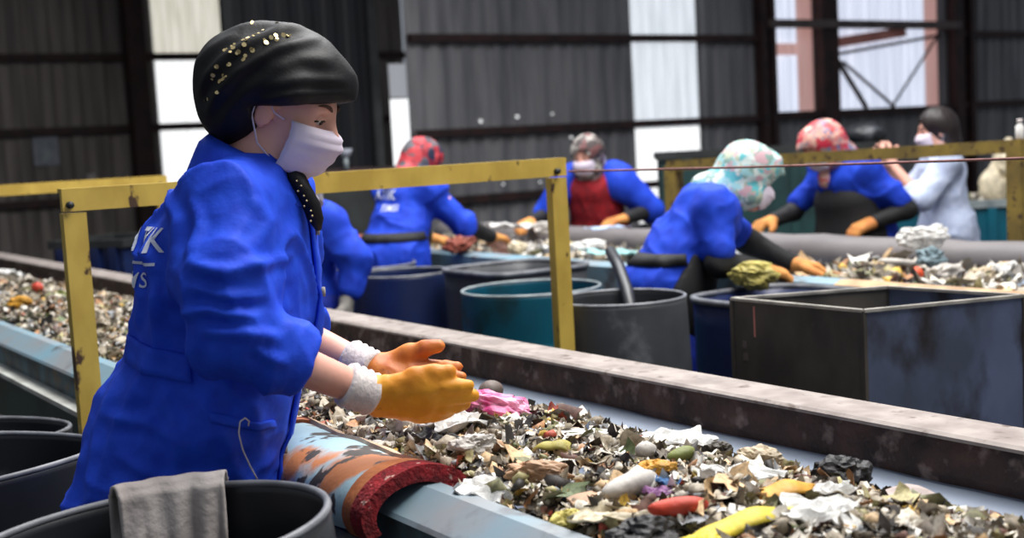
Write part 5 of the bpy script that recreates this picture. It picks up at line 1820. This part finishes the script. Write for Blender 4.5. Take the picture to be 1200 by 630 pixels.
ITEMS = [
('net_bag', 'crumpled pink purple net bag beside the glove fingertips', 'bag', (-2.118, 1.351, 0.925), 'lump', (0.075, 0.045, 0.032), 'pinkbag', 0.72),
('coconut_husk', 'round grey brown husk behind the pink net bag', 'husk', (-2.422, 1.530, 0.900), 'ball', (0.034, 0.034, 0.03), 'husk', 1.02),
('cardboard_piece', 'flat white cardboard piece near the far edge, right of pink bag', 'cardboard', (-1.904, 1.349, 0.915), 'card', (0.1, 0.055, 0.004), 'white', 0.85),
('egg', 'tan egg-shaped lump below the pink net bag', 'egg', (-1.871, 1.187, 0.935), 'ball', (0.02, 0.016, 0.015), 'tan', 1.08),
('crumpled_wrapper', 'large whitish crumpled wrapper left of the tan egg', 'wrapper', (-1.871, 1.136, 0.935), 'lump', (0.042, 0.034, 0.026), 'pale', 1.11),
('crumpled_wrapper', 'bright white crumpled wrapper beneath the tan egg, near blue rim', 'wrapper', (-1.701, 1.054, 0.940), 'sheet', (0.055, 0.05, 0.03), 'white', 0.55),
('plastic_scrap', 'black triangular plastic scrap below the mustard glove', 'scrap', (-1.995, 1.141, 0.935), 'sheet', (0.04, 0.035, 0.02), 'black', 0.49),
('plastic_bag', 'white torn plastic bag beside the black triangular scrap', 'bag', (-2.057, 1.215, 0.930), 'sheet', (0.06, 0.05, 0.03), 'white', 1.32),
('lemon_peel', 'yellow olive peel between white cardboard and tan roll', 'peel', (-1.738, 1.224, 0.930), 'peel', (0.05, 0.02, 0.015), 'olive', 0.74),
('bread_roll', 'tan lumpy elongated roll in the middle of the pile', 'roll', (-1.650, 1.121, 0.945), 'lump', (0.06, 0.024, 0.02), 'tan', 0.71),
('plastic_bottle', 'squashed pale grey bottle with dark underside', 'bottle', (-1.490, 1.182, 0.935), 'ball', (0.062, 0.024, 0.022), 'pale', 1.48),
('paper_strip', 'white straight paper strip next to the blue rim', 'paper', (-1.390, 1.025, 0.935), 'card', (0.065, 0.02, 0.003), 'white', 0.95),
('lemon', 'yellow wrinkled lemon near the blue rim', 'lemon', (-1.481, 1.051, 0.940), 'lump', (0.028, 0.02, 0.018), 'lemon', 1.32),
('paper_sheet', 'cream crumpled paper sheet right of the wrinkled lemon', 'paper', (-1.413, 1.089, 0.940), 'sheet', (0.07, 0.035, 0.02), 'cream', 0.96),
('plastic_bag', 'black crumpled bag at the bottom of the frame', 'bag', (-1.315, 1.061, 0.945), 'lump', (0.05, 0.04, 0.03), 'black', 1.12),
('sponge', 'bright yellow torn sponge near the bottom edge', 'sponge', (-1.227, 1.090, 0.950), 'lump', (0.036, 0.026, 0.014), 'yellow', 0.63),
('pepper', 'orange red pepper lying on the pile', 'pepper', (-1.338, 1.146, 0.945), 'ball', (0.05, 0.018, 0.016), 'red', 1.11),
('banana_peel', 'long yellow banana peel near the bottom edge', 'banana peel', (-1.232, 1.163, 0.945), 'peel', (0.11, 0.026, 0.018), 'yellow', 1.35),
('orange_peel', 'golden orange peel in mid pile left of the blue scrap', 'peel', (-1.513, 1.256, 0.935), 'lump', (0.032, 0.022, 0.016), 'orange', 1.00),
('plastic_scrap', 'blue plastic scrap above the orange red pepper', 'scrap', (-1.461, 1.238, 0.935), 'sheet', (0.03, 0.02, 0.012), 'blue', 1.22),
('polystyrene_piece', 'big white crumpled sheet close to the bare belt', 'sheet', (-1.785, 1.526, 0.900), 'sheet', (0.075, 0.055, 0.03), 'white', 1.15),
('paper_sheet', 'white flattened paper on the right half of the pile', 'paper', (-1.448, 1.360, 0.915), 'sheet', (0.075, 0.045, 0.02), 'white', 0.54),
('banana_peel', 'golden split peel beside the white torn paper', 'banana peel', (-1.315, 1.322, 0.920), 'peel', (0.07, 0.03, 0.016), 'orange', 1.24),
('paper_sheet', 'white torn paper below the black bag at right', 'paper', (-1.305, 1.406, 0.910), 'sheet', (0.045, 0.025, 0.02), 'white', 1.07),
('paper_sheet', 'largest white torn paper, bottom right of the pile', 'paper', (-1.198, 1.280, 0.930), 'sheet', (0.06, 0.05, 0.025), 'white', 0.78),
('plastic_bag', 'black shiny bag lump at right end of the pile', 'bag', (-1.397, 1.538, 0.890), 'lump', (0.05, 0.04, 0.035), 'black', 0.51),
('vegetable_scrap', 'green rounded vegetable piece near big white sheet', 'vegetable', (-1.597, 1.378, 0.925), 'ball', (0.03, 0.016, 0.014), 'green', 1.35),
('vegetable_scrap', 'dark brown clump on the bare belt edge', 'clump', (-1.606, 1.634, 0.870), 'lump', (0.026, 0.018, 0.018), 'dark', 0.95),
('polystyrene_piece', 'small white block on the bare belt edge', 'block', (-1.681, 1.675, 0.865), 'lump', (0.022, 0.013, 0.012), 'white', 1.20),
('onion', 'pale grey onion near big white sheet', 'onion', (-1.643, 1.341, 0.925), 'ball', (0.022, 0.018, 0.018), 'pale', 1.36),
('rag_scrap', 'reddish torn rag scrap standing up by the black bag', 'rag', (-1.541, 1.649, 0.885), 'sheet', (0.022, 0.014, 0.03), 'rust', 1.19),
('cardboard_piece', 'grey pink torn cardboard at right end of the pile', 'cardboard', (-1.261, 1.490, 0.885), 'card', (0.085, 0.05, 0.006), 'mauve', 1.40),
('vegetable_scrap', 'yellow green leaf strip at right end of the pile', 'leaf', (-1.306, 1.628, 0.865), 'peel', (0.045, 0.014, 0.01), 'olive', 0.87),
('plastic_scrap', 'purple plastic scrap left of the blue scrap', 'scrap', (-1.441, 1.198, 0.935), 'sheet', (0.025, 0.018, 0.01), 'purple', 1.28),
('vegetable_scrap', 'dark grey clump on the pile beside the big white sheet', 'clump', (-1.702, 1.555, 0.885), 'lump', (0.03, 0.022, 0.02), 'dark', 0.92),
('cardboard_piece', 'beige cardboard flap beside the pale squashed bottle', 'cardboard', (-1.507, 1.134, 0.940), 'card', (0.05, 0.03, 0.004), 'tan', 1.42),
('cauliflower', 'lumpy beige vegetable under the golden split peel', 'vegetable', (-1.531, 1.489, 0.900), 'lump', (0.04, 0.03, 0.022), 'beige', 1.36),
('orange_peel', 'orange peel at the far left of the front belt', 'peel', (-5.349, 1.172, 0.900), 'lump', (0.06, 0.04, 0.025), 'orange', 0.58),
('vegetable_scrap', 'green leaf clump left of the yellow post', 'leaf', (-5.454, 1.373, 0.900), 'sheet', (0.05, 0.035, 0.02), 'green', 0.62),
('paper_sheet', 'white paper at the left end of the front belt', 'paper', (-7.393, 1.590, 0.870), 'sheet', (0.07, 0.05, 0.03), 'white', 0.70),
('tomato', 'dull red tomato at the left of the front belt', 'tomato', (-5.756, 1.343, 0.900), 'ball', (0.03, 0.03, 0.027), 'red', 1.45),
('plastic_bag', 'white knotted plastic bag on the grey roll, below the pale shirt', 'bag', (-3.408, 4.279, 1.000), 'lump', (0.1, 0.06, 0.055), 'white', 0.92),
('plastic_container', 'grey blue crushed container on top of the orange heap', 'container', (-3.167, 4.023, 0.950), 'lump', (0.06, 0.05, 0.04), 'bluegrey', 1.11),
('plastic_bottle', 'orange bottle on the second belt', 'bottle', (-3.111, 3.867, 0.900), 'ball', (0.03, 0.03, 0.035), 'orangered', 0.78),
('plastic_bag', 'pinkish white bag beside the orange bottle', 'bag', (-3.068, 3.984, 0.900), 'lump', (0.07, 0.045, 0.035), 'pale', 0.99),
('cardboard_tube', 'pale tilted tube leaning on the crushed container', 'tube', (-3.333, 4.053, 0.920), 'ball', (0.1, 0.016, 0.016), 'pale', 0.87),
('plastic_bag', 'olive yellow sack under the tan glove on the second belt', 'sack', (-3.318, 3.237, 0.950), 'lump', (0.09, 0.06, 0.05), 'sack', 0.83),
('plastic_film', 'pale turquoise film sheet left of the bending woman', 'film', (-4.676, 3.694, 0.930), 'sheet', (0.16, 0.09, 0.04), 'aqua', 1.07),
('plastic_bag', 'white bag left of the turquoise film', 'bag', (-5.163, 3.905, 0.930), 'lump', (0.09, 0.06, 0.04), 'white', 1.06),
('paper_sheet', 'white paper pad beside the belt strap of bending woman', 'paper', (-4.395, 3.641, 0.950), 'lump', (0.05, 0.04, 0.035), 'white', 1.38),
('paper_sheet', 'white sheet at far end under the guard rail', 'paper', (-6.239, 4.163, 0.990), 'sheet', (0.18, 0.09, 0.04), 'white', 1.16),
('plastic_bag', 'pale bag right of the white sheet on the grey roll', 'bag', (-5.890, 4.137, 0.990), 'lump', (0.07, 0.05, 0.04), 'pale', 1.41),
('paper_sheet', 'pale blue sheet on the grey roll before the red vest', 'sheet', (-5.535, 4.298, 0.985), 'sheet', (0.13, 0.06, 0.02), 'bluewhite', 1.34),
('plastic_cup', 'dark small pot near left hand of the bending woman', 'pot', (-3.539, 4.015, 0.890), 'ball', (0.04, 0.03, 0.025), 'dark', 1.47),
('paper_sheet', 'white crumpled wrapper next to the dark small pot', 'wrapper', (-3.610, 4.244, 0.900), 'sheet', (0.06, 0.04, 0.02), 'white', 1.15),
('plastic_bag', 'white crumpled bag at the right picture edge, second belt', 'bag', (-2.874, 4.072, 0.920), 'sheet', (0.06, 0.05, 0.04), 'white', 0.64),
('paper_sheet', 'off white heap of wrap, second from right edge on second belt', 'wrapper', (-2.921, 3.997, 0.900), 'lump', (0.05, 0.04, 0.03), 'beige', 1.34),
('plastic_bag', 'red brown bundle below the black sleeve on the second belt', 'bundle', (-5.695, 3.462, 0.960), 'lump', (0.09, 0.06, 0.045), 'rust', 1.44),
('paper_sheet', 'white wrapper left of the yellow post, second belt', 'wrapper', (-5.637, 3.781, 0.920), 'lump', (0.06, 0.045, 0.035), 'cream', 1.38),
('paper_sheet', 'white strip right beside the yellow post, second belt', 'strip', (-5.281, 3.776, 0.920), 'sheet', (0.09, 0.05, 0.03), 'white', 1.05),
('refuse_clump', 'tan clump at left end of the second belt', 'clump', (-6.931, 3.563, 0.930), 'lump', (0.12, 0.08, 0.05), 'rust', 1.19),
('paper_sheet', 'white sheet at left end of the second belt', 'paper', (-6.704, 3.359, 0.900), 'sheet', (0.14, 0.09, 0.03), 'white', 0.69),
]
def rest(kind, s, x, y):
    """height at which a piece lies on the pile below it"""
    up = {'lump': 0.5, 'ball': 0.55, 'sheet': 0.35, 'card': 0.5, 'peel': 0.25}[kind]
    return up * s[2]
for i, (n_, l_, c_, p_, k_, s_, col_, rz_) in enumerate(ITEMS):
    z = p_[2]
    if p_[1] < 1.85:
        z = float(pile_h(np.array([p_[0]]), np.array([p_[1]]))[0]) + rest(k_, s_, *p_[:2]) + 0.009
    piece(n_, l_, c_, (p_[0], p_[1], z), k_, s_, col_, rz_, 100 + i)

# ------------------------------------------------------------------ beyond the second belt and along the walls
def skip(label, loc, sx, sy, h, rz, m, lip=None, name='steel_skip'):
    t = empty(name, loc, rz)
    tag(t, label, 'skip')
    mb = MB()
    w = 0.03
    mb.box((-sx, -sy, 0), (sx, -sy + w, h)).box((-sx, sy - w, 0), (sx, sy, h)).box((-sx, -sy + w, 0), (-sx + w, sy - w, h)).box((sx - w, -sy + w, 0), (sx, sy - w, h)).box((-sx + w, -sy + w, 0.05), (sx - w, sy - w, 0.1))
    mb.build('skip_body', m, t)
    mb = MB()
    e = 0.025
    mb.box((-sx - e, -sy - e, h), (sx + e, -sy + w, h + 0.05)).box((-sx - e, sy - w, h), (sx + e, sy + e, h + 0.05)).box((-sx - e, -sy + w, h), (-sx + w, sy - w, h + 0.05)).box((sx - w, -sy + w, h), (sx + e, sy - w, h + 0.05))
    mb.build('skip_rim', lip or m, t)
    for k in range(4):
        x = -sx * 0.75 + k * sx * 0.5
        MB().box((x - 0.03, -sy - 0.025, 0.05), (x + 0.03, -sy, h)).build('stiffener', m, t)
    return t
skip('tall dark green steel skip behind the guard rail', (-6.84, 6.79, 0), 0.75, 0.35, 1.30, 0.9, M['green_steel'], M['dark_steel'])
skip('low teal feed trough behind the person in pale shirt', (-5.68, 8.02, 0), 0.85, 0.38, 0.86, 0.95, M['teal_drum'], M['rim_pale'], 'feed_trough')
skip('dark navy skip far left behind the front belt', (-8.6, 2.55, 0), 0.28, 0.3, 0.95, 0.6, M['navy_plastic'], M['dark_steel'])
skip('dark brown steel hopper behind the front worker', (-8.3, 3.95, 0), 0.28, 0.55, 1.31, 0.0, M['dark_steel'], M['girt'], 'hopper')
blob('rubbish_sack', [Ell((0, 0, 0), (0.17, 0.14, 0.075)), Cap((0.02, 0, 0.04), (0.05, 0.01, 0.07), 0.05, 0.03)], 0.015, M['black_plastic'], None, 0.05, disp=cloth(0.02, 9), loc=(-6.25, 7.35, 0)).location.z = 1.30
sk = bpy.data.objects['rubbish_sack']
tag(sk, 'black rubbish sack showing above the guard rail, left of the dark hair', 'sack')
sk.location = (-6.38, 7.38, 1.40)
for i, (x, y, z) in enumerate([(-5.60, 7.80, 0.98), (-5.47, 7.95, 1.0), (-5.54, 7.88, 1.15)]):
    b_ = blob('cream_sack', [Ell((0, 0, 0), (0.10, 0.10, 0.13)), Cap((0, 0, 0.08), (0.01, 0, 0.15), 0.05, 0.03)], 0.012, tone('cream'), None, 0.04, disp=cloth(0.012, 14, seed=40 + i), loc=(x, y, z))
    tag(b_, ['cream sack in the feed trough, beside the pale shirt', 'cream sack in the feed trough, close to the gate post', 'cream sack lying on top of two others in the trough'][i], 'sack', 'cream sacks in the trough')
n3 = 160
px_ = r.uniform(-0.78, 0.78, n3)
py_ = r.uniform(-0.33, 0.33, n3)
c_, s_ = math.cos(0.95), math.sin(0.95)
scraps('refuse_scraps', 'pale refuse filling the teal feed trough', np.stack([-5.68 + px_ * c_ - py_ * s_, 8.02 + px_ * s_ + py_ * c_, r.uniform(0.84, 0.92, n3)], 1), r.uniform(0.02, 0.06, n3), 29)

# small things
t = empty('bottle', (-3.27, 4.74, 1.372))
tag(t, 'small white bottle standing on the guard rail end post', 'bottle')
MB().lathe([(0, 0), (0.016, 0), (0.018, 0.004), (0.018, 0.052), (0.009, 0.064), (0.009, 0.070), (0, 0.070)], 20).build('bottle_body', M['paper'], t)
MB().lathe([(0, 0.070), (0.011, 0.070), (0.011, 0.084), (0, 0.084)], 16).build('bottle_cap', M['cuff'], t)
t = empty('work_lamp', (-7.95, 3.96, 1.36))
tag(t, 'small pale work lamp on the dark brown hopper', 'lamp')
MB().tube([(0, 0, 0), (0, 0, 0.09)], 0.018, 10).build('lamp_stem', M['rim_pale'], t)
MB().lathe([(0.02, 0.085), (0.03, 0.09), (0.048, 0.14), (0.044, 0.14), (0.02, 0.092)], 20).build('lamp_shade', M['notice'], t)
nt_ = MB().box((XL + 0.06, 5.10, 1.55), (XL + 0.075, 5.50, 2.02)).build('notice', M['notice'])
tag(nt_, 'faded grey notice hung on the dark far wall', 'notice')
for (y0, z0, y1, z1) in ((5.16, 1.90, 5.44, 1.94), (5.16, 1.82, 5.40, 1.84), (5.22, 1.62, 5.36, 1.76)):
    MB().box((XL + 0.075, y0, z0), (XL + 0.078, y1, z1)).build('printed_mark', M['rim_pale'], nt_)
# the painted number on the wall sheet
cu = bpy.data.curves.new('n', 'FONT')
cu.body, cu.size, cu.offset, cu.extrude = '55', 0.13, 0.004, 0.002
to = bpy.data.objects.new('n', cu)
COL.objects.link(to)
me = bpy.data.meshes.new_from_object(to.evaluated_get(bpy.context.evaluated_depsgraph_get()))
bpy.data.objects.remove(to)
pn = obj('painted_number', me, M['paper'], None, (XL + 0.062, 5.92, 1.28), (PI / 2, 0, PI / 2))
tag(pn, 'small white painted number on the dark far wall', 'number')
MB().tube([(-0.01, 0, 0), (0.0, 0, 0)], 0.004, 6)
